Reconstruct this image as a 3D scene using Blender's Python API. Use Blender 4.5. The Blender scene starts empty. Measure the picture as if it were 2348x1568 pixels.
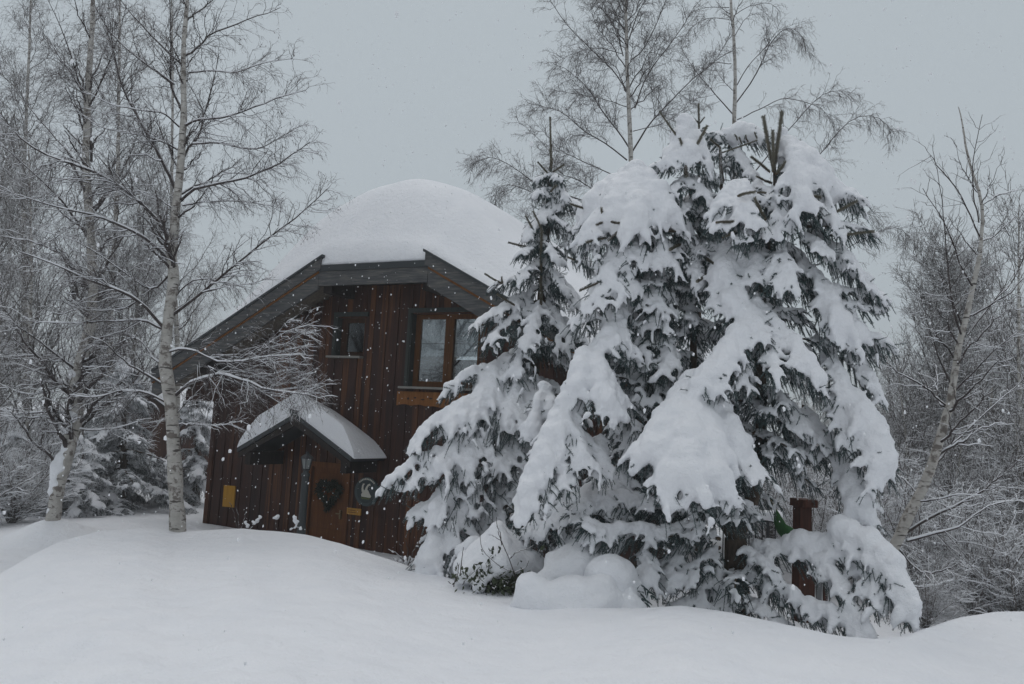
import bpy, bmesh, math, random
import numpy as np
from mathutils import Vector, Matrix

rng = np.random.default_rng(11)
random.seed(5)
R = math.radians
sc = bpy.context.scene
COL = sc.collection

# ------------------------------------------------------------------ camera
F, CX, CY = 1842.0, 1173.5, 784.0          # focal length and centre, in reference-grid units (2347 wide)
EYE = np.array([0.0, 0.0, 3.0])
PITCH, ROLL = 6.0, 3.1
cam = bpy.data.objects.new('camera', bpy.data.cameras.new('camera'))
COL.objects.link(cam)
cam.data.sensor_width = 36
cam.data.lens = 36 * F / 2347
cam.data.clip_start = 0.05
cam.data.clip_end = 600
M3 = Matrix.Rotation(R(90 + PITCH), 3, 'X') @ Matrix.Rotation(R(ROLL), 3, 'Z')
cam.matrix_world = Matrix.Translation(Vector(EYE)) @ M3.to_4x4()
sc.camera = cam
RC = np.array(M3)

def ray(u, v):
    return RC @ np.array([(u - CX) / F, -(v - CY) / F, -1.0])
def at(u, v, Y):
    """measured direction (u, v) in the photograph, at real distance Y in front of the camera -> world point"""
    d = ray(u, v)
    return EYE + d * (Y / d[1])

# ------------------------------------------------------------------ sky, sun, exposure
SUN_EL, SUN_ROT = 68.0, 340.0
w = bpy.data.worlds.new('World'); sc.world = w; w.use_nodes = True
nt = w.node_tree; nt.nodes.clear()
def wn(t, **k):
    n = nt.nodes.new(t)
    for a, b in k.items(): setattr(n, a, b)
    return n
out = wn('ShaderNodeOutputWorld'); bg = wn('ShaderNodeBackground')
sky = wn('ShaderNodeTexSky', sky_type='NISHITA'); sky.sun_disc = False
sky.sun_elevation = R(SUN_EL); sky.sun_rotation = R(SUN_ROT)
geo = wn('ShaderNodeTexCoord'); sep = wn('ShaderNodeSeparateXYZ')
mr = wn('ShaderNodeMapRange', interpolation_type='SMOOTHSTEP')
mr.inputs['From Min'].default_value = 0.45; mr.inputs['From Max'].default_value = 0.95
mc = wn('ShaderNodeMix', data_type='RGBA')
mc.inputs['A'].default_value = (4.78, 5.30, 5.62, 1)       # overcast cloud low in the sky
mc.inputs['B'].default_value = (8.5, 8.75, 9.1, 1)          # brighter towards the zenith
mx = wn('ShaderNodeMix', data_type='RGBA'); mx.inputs['Factor'].default_value = 0.94
nt.links.new(geo.outputs['Generated'], sep.inputs[0])
nt.links.new(sep.outputs['Z'], mr.inputs['Value'])
nt.links.new(mr.outputs['Result'], mc.inputs['Factor'])
nt.links.new(sky.outputs['Color'], mx.inputs['A'])
nt.links.new(mc.outputs['Result'], mx.inputs['B'])
nt.links.new(mx.outputs['Result'], bg.inputs['Color'])
bg.inputs['Strength'].default_value = 0.10
nt.links.new(bg.outputs[0], out.inputs['Surface'])

sl = bpy.data.lights.new('sun', 'SUN'); sl.energy = 0.4; sl.angle = R(40); sl.color = (1, .97, .93)
sun = bpy.data.objects.new('sun', sl); COL.objects.link(sun)
az = R(SUN_ROT)
sd = Vector((math.sin(az) * math.cos(R(SUN_EL)), math.cos(az) * math.cos(R(SUN_EL)), math.sin(R(SUN_EL))))
sun.rotation_euler = sd.to_track_quat('Z', 'Y').to_euler()
sc.view_settings.view_transform = 'Standard'; sc.view_settings.look = 'None'
sc.view_settings.gamma = 1; sc.view_settings.exposure = 0.0
sc.cycles.max_bounces = 8; sc.cycles.diffuse_bounces = 4; sc.cycles.transparent_max_bounces = 8

# ------------------------------------------------------------------ materials
def mat(name, base, rough=.7, spec=.3):
    m = bpy.data.materials.new(name); m.use_nodes = True
    b = m.node_tree.nodes['Principled BSDF']
    b.inputs['Base Color'].default_value = (*base, 1); b.inputs['Roughness'].default_value = rough
    b.inputs['Specular IOR Level'].default_value = spec
    return m
def N(m, t, **k):
    n = m.node_tree.nodes.new(t)
    for a, b in k.items(): setattr(n, a, b)
    return n
def L(m, a, b): m.node_tree.links.new(a, b)
def bsdf(m): return m.node_tree.nodes['Principled BSDF']
def coords(m, kind='Object', scale=(1, 1, 1)):
    t = N(m, 'ShaderNodeTexCoord'); mp = N(m, 'ShaderNodeMapping'); mp.inputs['Scale'].default_value = scale
    L(m, t.outputs[kind], mp.inputs['Vector']); return mp.outputs['Vector']
def noise(m, vec, scale, detail=4, rough=.55):
    n = N(m, 'ShaderNodeTexNoise'); n.inputs['Scale'].default_value = scale
    n.inputs['Detail'].default_value = detail; n.inputs['Roughness'].default_value = rough
    L(m, vec, n.inputs['Vector']); return n.outputs['Fac']
def ramp(m, fac, stops):
    r = N(m, 'ShaderNodeValToRGB'); e = r.color_ramp.elements
    while len(e) < len(stops): e.new(.5)
    for i, (p, c) in enumerate(stops):
        e[i].position = p; e[i].color = (*c, 1)
    L(m, fac, r.inputs['Fac']); return r.outputs['Color']
def bump(m, h, dist, strength=.5):
    b = N(m, 'ShaderNodeBump'); b.inputs['Distance'].default_value = dist; b.inputs['Strength'].default_value = strength
    L(m, h, b.inputs['Height']); L(m, b.outputs['Normal'], bsdf(m).inputs['Normal'])
def mixc(m, fac, a, b):
    x = N(m, 'ShaderNodeMix', data_type='RGBA')
    for s, v in (('Factor', fac), ('A', a), ('B', b)):
        if hasattr(v, 'links'): L(m, v, x.inputs[s])
        elif isinstance(v, (int, float)): x.inputs[s].default_value = v
        else: x.inputs[s].default_value = (*v, 1)
    return x.outputs['Result']
SNOWC = (.85, .86, .89)
def snow_up(m, col, lo, hi, jitter=.35, scale=30):
    """snow lying on upward faces: mixes the snow colour in by the face normal's z and a little noise"""
    g = N(m, 'ShaderNodeNewGeometry'); s = N(m, 'ShaderNodeSeparateXYZ'); L(m, g.outputs['True Normal'], s.inputs[0])
    nz = noise(m, coords(m, 'Object'), scale, 2)
    a = N(m, 'ShaderNodeMath', operation='MULTIPLY_ADD'); L(m, nz, a.inputs[0]); a.inputs[1].default_value = jitter
    L(m, s.outputs['Z'], a.inputs[2])
    r = N(m, 'ShaderNodeMapRange'); L(m, a.outputs[0], r.inputs['Value'])
    r.inputs['From Min'].default_value = lo; r.inputs['From Max'].default_value = hi
    return mixc(m, r.outputs['Result'], col, SNOWC)

def snow_mat(name, sc1, d1, sc2, d2):
    m = mat(name, SNOWC, .65, .25)
    v = coords(m, 'Object')
    a = noise(m, v, sc1, 5, .6); b = noise(m, v, sc2, 3, .6)
    ad = N(m, 'ShaderNodeMath', operation='MULTIPLY_ADD'); L(m, b, ad.inputs[0]); ad.inputs[1].default_value = d2 / d1; L(m, a, ad.inputs[2])
    bump(m, ad.outputs[0], d1, .9)
    L(m, ramp(m, noise(m, v, 2.2, 3), [(.3, (.83, .84, .872)), (.7, (.875, .88, .905))]), bsdf(m).inputs['Base Color'])
    return m
M_GROUND = snow_mat('ground_snow', 3.5, .075, 60, .010)
M_SNOW = snow_mat('powder_snow', 11.0, .036, 85, .010)

def bark_mat(name, dark, snowlo=None):
    m = mat(name, dark, .85, .1)
    v = coords(m, 'Object', (1, 1, .35))
    c = ramp(m, noise(m, v, 26, 4), [(.3, tuple(x * .55 for x in dark)), (.7, tuple(min(1, x * 1.5) for x in dark))])
    if snowlo is not None: c = snow_up(m, c, snowlo, snowlo + .25)
    L(m, c, bsdf(m).inputs['Base Color'])
    return m
def birch_mat(name):
    m = mat(name, (.5, .48, .44), .75, .2)
    v = coords(m, 'Object')
    v2 = coords(m, 'Object', (5, 5, 26))
    v3 = coords(m, 'Object', (3.2, 3.2, 3.6))
    pale = ramp(m, noise(m, v, 7, 4), [(.25, (.30, .285, .26)), (.5, (.43, .41, .38)), (.75, (.53, .515, .49))])
    marks = ramp(m, noise(m, v2, 1.0, 3, .5), [(.0, (0, 0, 0)), (.60, (0, 0, 0)), (.66, (1, 1, 1))])
    c = mixc(m, marks, pale, (.075, .065, .06))
    patch = ramp(m, noise(m, v3, 2.0, 4, .65), [(.0, (0, 0, 0)), (.53, (0, 0, 0)), (.62, (1, 1, 1))])
    c = mixc(m, patch, c, (.16, .14, .125))
    L(m, c, bsdf(m).inputs['Base Color'])
    bump(m, noise(m, v2, 1.5, 4), .012, .7)
    return m
M_BIRCH = birch_mat('birch_bark')
M_LIMB = bark_mat('birch_limb_bark', (.060, .050, .048), .62)
M_TWIG = bark_mat('birch_twig_bark', (.095, .080, .076), .52)
M_TWIGSNOW = bark_mat('snowy_twig_bark', (.15, .138, .13), .26)
M_CATKIN = bark_mat('catkin', (.075, .045, .038))
M_HAZEDTWIG = bark_mat('hazed_twig_bark', (.19, .178, .168), .46)  # paler than the near twigs: distance haze put into the bark colour
M_HAZEDLIMB = bark_mat('hazed_limb_bark', (.125, .116, .11), .52)  # limbs of the far trees, lightened in colour to imitate haze
M_STEM = bark_mat('spruce_bark', (.075, .058, .046))
M_SHOOT = bark_mat('spruce_shoot_bark', (.085, .060, .038))
def needle_mat(name, a, b, lo):
    m = mat(name, a, .6, .25)
    c = ramp(m, noise(m, coords(m, 'Object'), 3.5, 3), [(.3, a), (.7, b)])
    if lo is not None: c = snow_up(m, c, lo, lo + .3, .5, 14)
    L(m, c, bsdf(m).inputs['Base Color'])
    return m
M_NEEDLE = needle_mat('spruce_needles', (.034, .056, .057), (.066, .100, .100), .98)
M_NEEDLE_SNOWY = needle_mat('dusted_needles', (.036, .050, .046), (.060, .080, .076), .62)
M_SHOOTN = needle_mat('shoot_needles', (.14, .135, .105), (.19, .18, .14), .62)
M_NEEDLE_FAR = needle_mat('far_needles', (.045, .058, .056), (.070, .086, .084), .42)
M_LEAF = needle_mat('shrub_leaves', (.030, .042, .022), (.065, .078, .045), 1.1)

def wood_mat(name, stops, rough=.75, grain=22, axis=(1, 1, .08)):
    m = mat(name, stops[0][1], rough, .2)
    v = coords(m, 'Object', axis)
    L(m, ramp(m, noise(m, v, grain, 6, .65), stops), bsdf(m).inputs['Base Color'])
    bump(m, noise(m, v, grain * 2, 4), .004, .6)
    return m
# front boards: colour changes board by board, deep red-brown stain worn to orange in places
def board_mat():
    m = mat('stained_boards', (.08, .03, .02), .6, .3)
    gi = N(m, 'ShaderNodeNewGeometry')
    streak = noise(m, coords(m, 'Object', (9, 9, .35)), 2.2, 5, .62)
    blot = noise(m, coords(m, 'Object', (.55, .55, .38)), 1.3, 3, .5)
    a = N(m, 'ShaderNodeMath', operation='MULTIPLY_ADD'); L(m, gi.outputs['Random Per Island'], a.inputs[0]); a.inputs[1].default_value = .42; L(m, streak, a.inputs[2])
    b = N(m, 'ShaderNodeMath', operation='MULTIPLY_ADD'); L(m, blot, b.inputs[0]); b.inputs[1].default_value = .75; L(m, a.outputs[0], b.inputs[2])
    r = N(m, 'ShaderNodeMath', operation='MULTIPLY'); L(m, b.outputs[0], r.inputs[0]); r.inputs[1].default_value = .5
    c = ramp(m, r.outputs[0], [(.29, (.011, .0072, .0062)), (.43, (.028, .0098, .0070)), (.56, (.046, .0155, .0080)), (.71, (.125, .046, .014))])
    L(m, c, bsdf(m).inputs['Base Color'])
    bump(m, streak, .006, .5)
    return m
M_BOARD = board_mat()
M_ORANGE = wood_mat('orange_wood', [(.25, (.12, .046, .014)), (.55, (.20, .080, .022)), (.8, (.28, .12, .036))])
M_DOOR = wood_mat('door_wood', [(.25, (.080, .028, .010)), (.55, (.135, .050, .016)), (.8, (.19, .075, .024))])
M_SMALLFRAME = wood_mat('small_window_wood', [(.25, (.030, .014, .008)), (.7, (.065, .028, .012))])
M_FRAME = wood_mat('window_wood', [(.25, (.066, .028, .010)), (.55, (.115, .048, .015)), (.8, (.17, .075, .024))])
M_GREYWOOD = wood_mat('weathered_wood', [(.25, (.085, .090, .095)), (.5, (.15, .155, .16)), (.8, (.27, .26, .25))], .85, 14)
M_RAKE = wood_mat('weathered_rake_wood', [(.25, (.045, .047, .050)), (.5, (.088, .089, .091)), (.8, (.20, .185, .16))], .85, 9, (.35, 1, 3.2))
M_DARKWOOD = wood_mat('dark_wood', [(.3, (.016, .014, .014)), (.7, (.040, .030, .026))])
M_REDWOOD = wood_mat('red_brown_wood', [(.3, (.030, .012, .008)), (.7, (.075, .026, .015))])
M_SOFFIT = wood_mat('soffit_boards', [(.3, (.11, .093, .072)), (.7, (.19, .165, .132))])
M_JAMB = wood_mat('green_grey_paint', [(.3, (.034, .040, .038)), (.7, (.055, .062, .058))])
M_METAL = mat('roof_edge_metal', (.025, .030, .033), .45, .5)
M_IRON = mat('black_iron', (.022, .024, .026), .5, .4)
M_POST = mat('dark_grey_paint', (.045, .052, .055), .55, .4)
M_SILL = mat('stone_sill', (.24, .23, .21), .8, .2)
M_CURTAIN = mat('white_curtain', (.50, .50, .49), .9, .1)
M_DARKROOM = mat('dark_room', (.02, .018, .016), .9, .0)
M_YELLOW = wood_mat('yellow_board', [(.25, (.30, .15, .018)), (.7, (.44, .23, .03))])
M_PLATE = wood_mat('plate_wood', [(.25, (.34, .16, .03)), (.7, (.48, .25, .05))])
M_PLATEMARK = mat('plate_lettering', (.12, .06, .02), .7, .2)
M_TEAL = mat('plaque_enamel', (.022, .034, .038), .45, .4)
M_TEALRIM = mat('plaque_rim', (.045, .065, .068), .5, .4)
M_CREAM = mat('plaque_white', (.55, .53, .46), .6, .3)
M_GRASSY = mat('plaque_green', (.10, .12, .04), .7, .3)
M_WREATH = needle_mat('wreath_fir', (.012, .016, .010), (.035, .036, .020), None)
M_LIGHTBOX = mat('pale_plastic', (.16, .15, .14), .6, .3)
M_HAMMOCK = wood_mat('green_canvas', [(.3, (.014, .055, .016)), (.7, (.03, .105, .028))], .8, 10)
M_OCHRE = mat('ochre_rope', (.30, .17, .04), .8, .2)
M_BRASS = mat('dull_brass', (.18, .12, .05), .4, .5)
def glass_mat(name, fac):
    m = mat(name, (.02, .025, .03), .03, .5)
    g = N(m, 'ShaderNodeBsdfGlossy'); g.inputs['Roughness'].default_value = .02; g.inputs['Color'].default_value = (.95, .98, 1, 1)
    t = N(m, 'ShaderNodeBsdfTransparent'); t.inputs['Color'].default_value = (.82, .86, .88, 1)
    x = N(m, 'ShaderNodeMixShader'); x.inputs['Fac'].default_value = fac
    L(m, t.outputs[0], x.inputs[1]); L(m, g.outputs[0], x.inputs[2])
    L(m, x.outputs[0], m.node_tree.nodes['Material Output'].inputs['Surface'])
    return m
M_GLASS = glass_mat('window_glass', .20); M_DIMGLASS = glass_mat('dim_window_glass', .05)
M_LAMPGLASS = mat('lantern_glass', (.20, .22, .22), .25, .5)
M_FLAKE = mat('snowflake', (.82, .83, .85), .8, .1)

# ------------------------------------------------------------------ mesh helpers
class MB:
    """collects vertices and faces (numpy blocks) and links them as ONE mesh object"""
    def __init__(s): s.v = []; s.f = []; s.n = 0
    def add(s, v, f):
        v = np.asarray(v, dtype=np.float64).reshape(-1, 3); f = np.asarray(f, dtype=np.int64)
        s.v.append(v); s.f.append(f + s.n); s.n += len(v)
    def box(s, x0, x1, y0, y1, z0, z1, M=None):
        v = np.array([(x, y, z) for x in (x0, x1) for y in (y0, y1) for z in (z0, z1)], float)
        if M is not None: v = v @ np.array(M.to_3x3()).T + np.array(M.translation)
        s.add(v, [(0, 1, 3, 2), (4, 6, 7, 5), (0, 4, 5, 1), (2, 3, 7, 6), (0, 2, 6, 4), (1, 5, 7, 3)])
    def prism(s, poly, y0, y1):
        """polygon in (x, z), extruded in y"""
        n = len(poly); v = [(p[0], y0, p[1]) for p in poly] + [(p[0], y1, p[1]) for p in poly]
        b = s.n; s.v.append(np.array(v, float)); s.n += 2 * n
        for i in range(n):
            j = (i + 1) % n; s.f.append(np.array([(b + i, b + j, b + n + j, b + n + i)]))
        s.poly = getattr(s, 'poly', []) + [[b + i for i in range(n)][::-1], [b + n + i for i in range(n)]]
    def build(s, name, m, parent=None, smooth=False, recalc=True):
        me = bpy.data.meshes.new(name)
        if not s.v: s.v = [np.zeros((0, 3))]
        V = np.concatenate(s.v)
        sizes = []; idx = []
        for f in s.f:
            if len(f) == 0: continue
            idx.append(f.ravel()); sizes.append(np.full(len(f), f.shape[1]))
        for p in getattr(s, 'poly', []):
            idx.append(np.array(p)); sizes.append(np.array([len(p)]))
        idx = np.concatenate(idx) if idx else np.zeros(0, int); sizes = np.concatenate(sizes) if sizes else np.zeros(0, int)
        me.vertices.add(len(V)); me.vertices.foreach_set('co', V.astype(np.float32).ravel())
        me.loops.add(len(idx)); me.loops.foreach_set('vertex_index', idx.astype(np.int32))
        me.polygons.add(len(sizes))
        st = np.concatenate([[0], np.cumsum(sizes)[:-1]]) if len(sizes) else np.zeros(0)
        me.polygons.foreach_set('loop_start', st.astype(np.int32))
        smooth = smooth or name in ('branches', 'twigs', 'branch_snow', 'twig_snow', 'cord', 'falling_snow', 'leaves', 'sprigs', 'stems')
        me.polygons.foreach_set('use_smooth', np.full(len(sizes), bool(smooth)))
        me.update(calc_edges=True)
        if recalc and len(V) < 60000:
            bm = bmesh.new(); bm.from_mesh(me); bmesh.ops.recalc_face_normals(bm, faces=bm.faces); bm.to_mesh(me); bm.free()
        me.materials.append(m)
        o = bpy.data.objects.new(name, me); COL.objects.link(o)
        if parent is not None: o.parent = parent
        return o

def tag(o, label=None, cat=None, group=None, kind=None):
    if label: o['label'] = label
    if cat: o['category'] = cat
    if group: o['group'] = group
    if kind: o['kind'] = kind
    return o
def empty(name, loc=(0, 0, 0), rz=0):
    o = bpy.data.objects.new(name, None); COL.objects.link(o); o.location = loc; o.rotation_euler = (0, 0, rz)
    o.empty_display_size = .3
    return o
def norm(a): return a / (np.linalg.norm(a, axis=-1, keepdims=True) + 1e-9)

def tubes(P, Rd, k=3):
    P = np.asarray(P, float); Rd = np.asarray(Rd, float)
    T, n, _ = P.shape
    t = norm(np.gradient(P, axis=1))
    o = norm(P[:, -1] - P[:, 0])
    ref = np.where(np.abs(o[:, 2:3]) > .85, np.array([[1., 0, 0]]), np.array([[0, 0, 1.]]))[:, None, :]
    a = norm(np.cross(t, np.broadcast_to(ref, t.shape))); b = np.cross(a, t)
    ang = 2 * np.pi * np.arange(k) / k + np.pi / 2
    V = P[:, :, None] + Rd[:, :, None, None] * (np.cos(ang)[:, None] * a[:, :, None] + np.sin(ang)[:, None] * b[:, :, None])
    base = (np.arange(T) * n * k)[:, None, None] + (np.arange(n - 1) * k)[None, :, None]
    i = np.arange(k)[None, None]; j = (np.arange(k)[None, None] + 1) % k
    f = np.stack([base + i, base + j, base + k + j, base + k + i], -1).reshape(-1, 4)
    return V.reshape(-1, 3), f

def smoothpath(pts, n, jit=0.0, r=None):
    """Catmull-Rom through pts, n samples"""
    p = np.asarray(pts, float); p = np.vstack([2 * p[0] - p[1], p, 2 * p[-1] - p[-2]])
    m = len(p) - 3; t = np.linspace(0, m - 1e-6, n); i = t.astype(int); q = (t - i)[:, None]
    a, b, c, d = p[i], p[i + 1], p[i + 2], p[i + 3]
    o = .5 * (2 * b + (c - a) * q + (2 * a - 5 * b + 4 * c - d) * q ** 2 + (3 * b - a - 3 * c + d) * q ** 3)
    if jit: o[1:] += np.random.default_rng(len(pts) + int(abs(p[1].sum() * 100))).normal(0, jit, (n - 1, 3))
    return o

_t = (1 + 5 ** .5) / 2
ICO_V = norm(np.array([(-1, _t, 0), (1, _t, 0), (-1, -_t, 0), (1, -_t, 0), (0, -1, _t), (0, 1, _t), (0, -1, -_t), (0, 1, -_t), (_t, 0, -1), (_t, 0, 1), (-_t, 0, -1), (-_t, 0, 1)], float))
ICO_F = np.array([(0, 11, 5), (0, 5, 1), (0, 1, 7), (0, 7, 10), (0, 10, 11), (1, 5, 9), (5, 11, 4), (11, 10, 2), (10, 7, 6), (7, 1, 8), (3, 9, 4), (3, 4, 2), (3, 2, 6), (3, 6, 8), (3, 8, 9), (4, 9, 5), (2, 4, 11), (6, 2, 10), (8, 6, 7), (9, 8, 1)])
def subdiv(v, f):
    v = list(map(tuple, v)); cache = {}; nf = []
    def mid(a, b):
        k = (min(a, b), max(a, b))
        if k not in cache:
            m = norm((np.array(v[a]) + np.array(v[b]))[None])[0]; cache[k] = len(v); v.append(tuple(m))
        return cache[k]
    for a, b, c in f:
        x, y, z = mid(a, b), mid(b, c), mid(c, a); nf += [(a, x, z), (b, y, x), (c, z, y), (x, y, z)]
    return np.array(v), np.array(nf)
ICO2_V, ICO2_F = subdiv(ICO_V, ICO_F)
def balls(C, r, mb, scale=(1, 1, 1)):
    C = np.asarray(C, float).reshape(-1, 3); r = np.asarray(r, float).ravel()
    for big in (False, True):
        s = (r > .055) == big
        if not s.any(): continue
        v, f = (ICO2_V, ICO2_F) if big else (ICO_V, ICO_F)
        c = C[s]; rr = r[s]
        V = c[:, None] + rr[:, None, None] * (v * np.array(scale))[None]
        Fc = (np.arange(len(c)) * len(v))[:, None, None] + f[None]
        mb.add(V.reshape(-1, 3), Fc.reshape(-1, 3))
def melt(mb, name, m, parent, voxel, smooth=5, rough=(('clumps', .16, .05), ('crumbs', .045, .020))):
    """merges overlapping lumps into one continuous skin (voxel remesh + smoothing, baked)"""
    o = mb.build(name + '_src', m, None, recalc=False)
    r = o.modifiers.new('r', 'REMESH'); r.mode = 'VOXEL'; r.voxel_size = voxel; r.use_smooth_shade = True
    s = o.modifiers.new('s', 'SMOOTH'); s.factor = .5; s.iterations = smooth
    for nm, size, st in rough:
        tx = bpy.data.textures.get(nm) or bpy.data.textures.new(nm, 'CLOUDS'); tx.noise_scale = size; tx.noise_depth = 3
        d = o.modifiers.new('d', 'DISPLACE'); d.texture = tx; d.strength = st; d.mid_level = .5
    dg = bpy.context.evaluated_depsgraph_get()
    me = bpy.data.meshes.new_from_object(o.evaluated_get(dg))
    bpy.data.objects.remove(o)
    me.name = name
    if not me.materials: me.materials.append(m)
    n = bpy.data.objects.new(name, me); COL.objects.link(n)
    if parent is not None: n.parent = parent
    return n

def wavy(x, y, s, seed):
    g = np.random.default_rng(seed); z = 0
    for k in range(9):
        a = g.uniform(0, 6.28); f = s * g.uniform(.5, 2.2); z = z + np.sin((x * np.cos(a) + y * np.sin(a)) * f + g.uniform(0, 6.28)) / (f / s)
    return z / 5

# ------------------------------------------------------------------ ground: snow bank in front, dip to the house behind
crest_px = [(-500, 1480, 8.2), (-200, 1390, 8.6), (0, 1316, 9.2), (25, 1303, 9.5), (80, 1270, 10.2), (140, 1242, 11), (230, 1218, 12), (330, 1212, 12.5), (405, 1218, 12.8),
            (480, 1216, 12.9), (560, 1212, 12.9), (620, 1217, 12.7), (700, 1226, 12.2), (780, 1246, 11.5), (850, 1270, 11), (960, 1308, 10.1),
            (1060, 1337, 9.4), (1180, 1365, 8.8), (1250, 1382, 8.4), (1330, 1395, 8.0), (1450, 1397, 7.7), (1560, 1390, 7.6), (1680, 1409, 7.4), (1800, 1438, 7.2),
            (1900, 1455, 7.1), (2000, 1467, 7.0), (2070, 1464, 7.2), (2130, 1440, 7.9), (2200, 1417, 8.8), (2280, 1405, 9.4), (2360, 1402, 9.8), (2600, 1420, 10), (3000, 1440, 10)]
cr = np.array([at(*p) for p in crest_px])
cr_th = np.arctan2(cr[:, 0], cr[:, 1]); cr_r = np.hypot(cr[:, 0], cr[:, 1]); cr_z = cr[:, 2]
def gauss(x, y, p, s): return np.exp(-(((x - p[0]) ** 2 + (y - p[1]) ** 2) / (2 * s * s)))
PB = at(120, 1205, 14.2); PM = at(300, 1197, 16.2)
def back_z(x, y):
    z = .40 + .0 * x
    z = z + .28 * gauss(x, y, PM, 1.6) + .34 * gauss(x, y, PB, .45) + .12 * gauss(x, y, PB, 1.3)
    z = z + .35 * gauss(x, y, (2.5, 10), 2.2)
    z = z + .012 * np.clip(y - 22, 0, 200)
    return z + .05 * wavy(x, y, .9, 4)
def ground_z(x, y):
    x = np.asarray(x, float); y = np.asarray(y, float)
    th = np.arctan2(x, y); r = np.hypot(x, y)
    rc = np.interp(th, cr_th, cr_r); zc = np.interp(th, cr_th, cr_z)
    t = r / rc
    near = 1.42 + .10 * np.cos(th * 3 + 1)
    k = np.clip(t, 0, 1); s = k * k * (3 - 2 * k); s = .35 * k + .65 * s
    z1 = near + (zc - near) * s + .045 * wavy(x, y, 1.3, 8) * np.sin(np.pi * np.clip(k, 0, 1))
    d = np.clip((t - 1) * rc, 0, None)
    zb = back_z(x, y)
    z2 = zb + (zc - zb) * np.exp(-(d / .95) ** 2)
    return np.where(t <= 1, z1, z2)
def build_ground():
    fr = np.linspace(-.72, .74, 420)
    th = np.concatenate([np.linspace(-np.pi, -.74, 40, endpoint=False), fr, np.linspace(.76, np.pi, 40)])
    r = np.concatenate([[0.05], np.linspace(.5, 4, 16, endpoint=False), np.linspace(4, 18, 210, endpoint=False), np.geomspace(18, 260, 40)])
    T, RR = np.meshgrid(th, r, indexing='ij')
    X = np.sin(T) * RR; Y = np.cos(T) * RR; Z = ground_z(X, Y)
    lump = wavy(X, Y, 6, 3) * wavy(X, Y, 2.2, 5)
    Z = Z + np.where(RR < 9, .022, .008) * lump * np.clip(RR / 3, 0, 1) + .045 * gauss(X, Y, (-3.2, 5.2), 1.6) * wavy(X, Y, 9, 31) + .03 * gauss(X, Y, (-.8, 4.6), .9) * wavy(X, Y, 11, 32)
    n, m = X.shape
    V = np.stack([X, Y, Z], -1).reshape(-1, 3)
    a = (np.arange(n - 1) * m)[:, None] + np.arange(m - 1)[None]
    f = np.stack([a, a + 1, a + m + 1, a + m], -1).reshape(-1, 4)[:, ::-1]
    mb = MB(); mb.add(V, f)
    tag(mb.build('ground', M_GROUND, smooth=True, recalc=False), kind='structure')
build_ground()

# ------------------------------------------------------------------ the chalet
YAW = R(26)
HP = at(700, 1215, 17.0)
HOUSE = empty('chalet', (HP[0], HP[1], 0), -YAW)
tag(HOUSE, 'dark red-brown timber chalet with thick domed snow on its clipped gable roof', 'house')
HM = Matrix.Translation((HP[0], HP[1], 0)) @ Matrix.Rotation(-YAW, 4, 'Z')
UC, SL = 1.875, .53                      # ridge position, roof slope
HL, HR_, HZ = .59, 3.16, 6.05            # clipped-gable corners
EL, ER = -3.82, 8.0                      # eaves
def roof_z(u): return HZ - SL * np.maximum(np.maximum(HL - u, u - HR_), 0)
WIN = (2.27, 3.86, 3.68, 5.16); SWIN = (.42, 1.15, 4.27, 5.10); DOOR = (0.0, 1.0, -.6, 2.0)
def part(mb, name, m, parent=HOUSE, smooth=False): return mb.build(name, m, parent, smooth)

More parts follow.
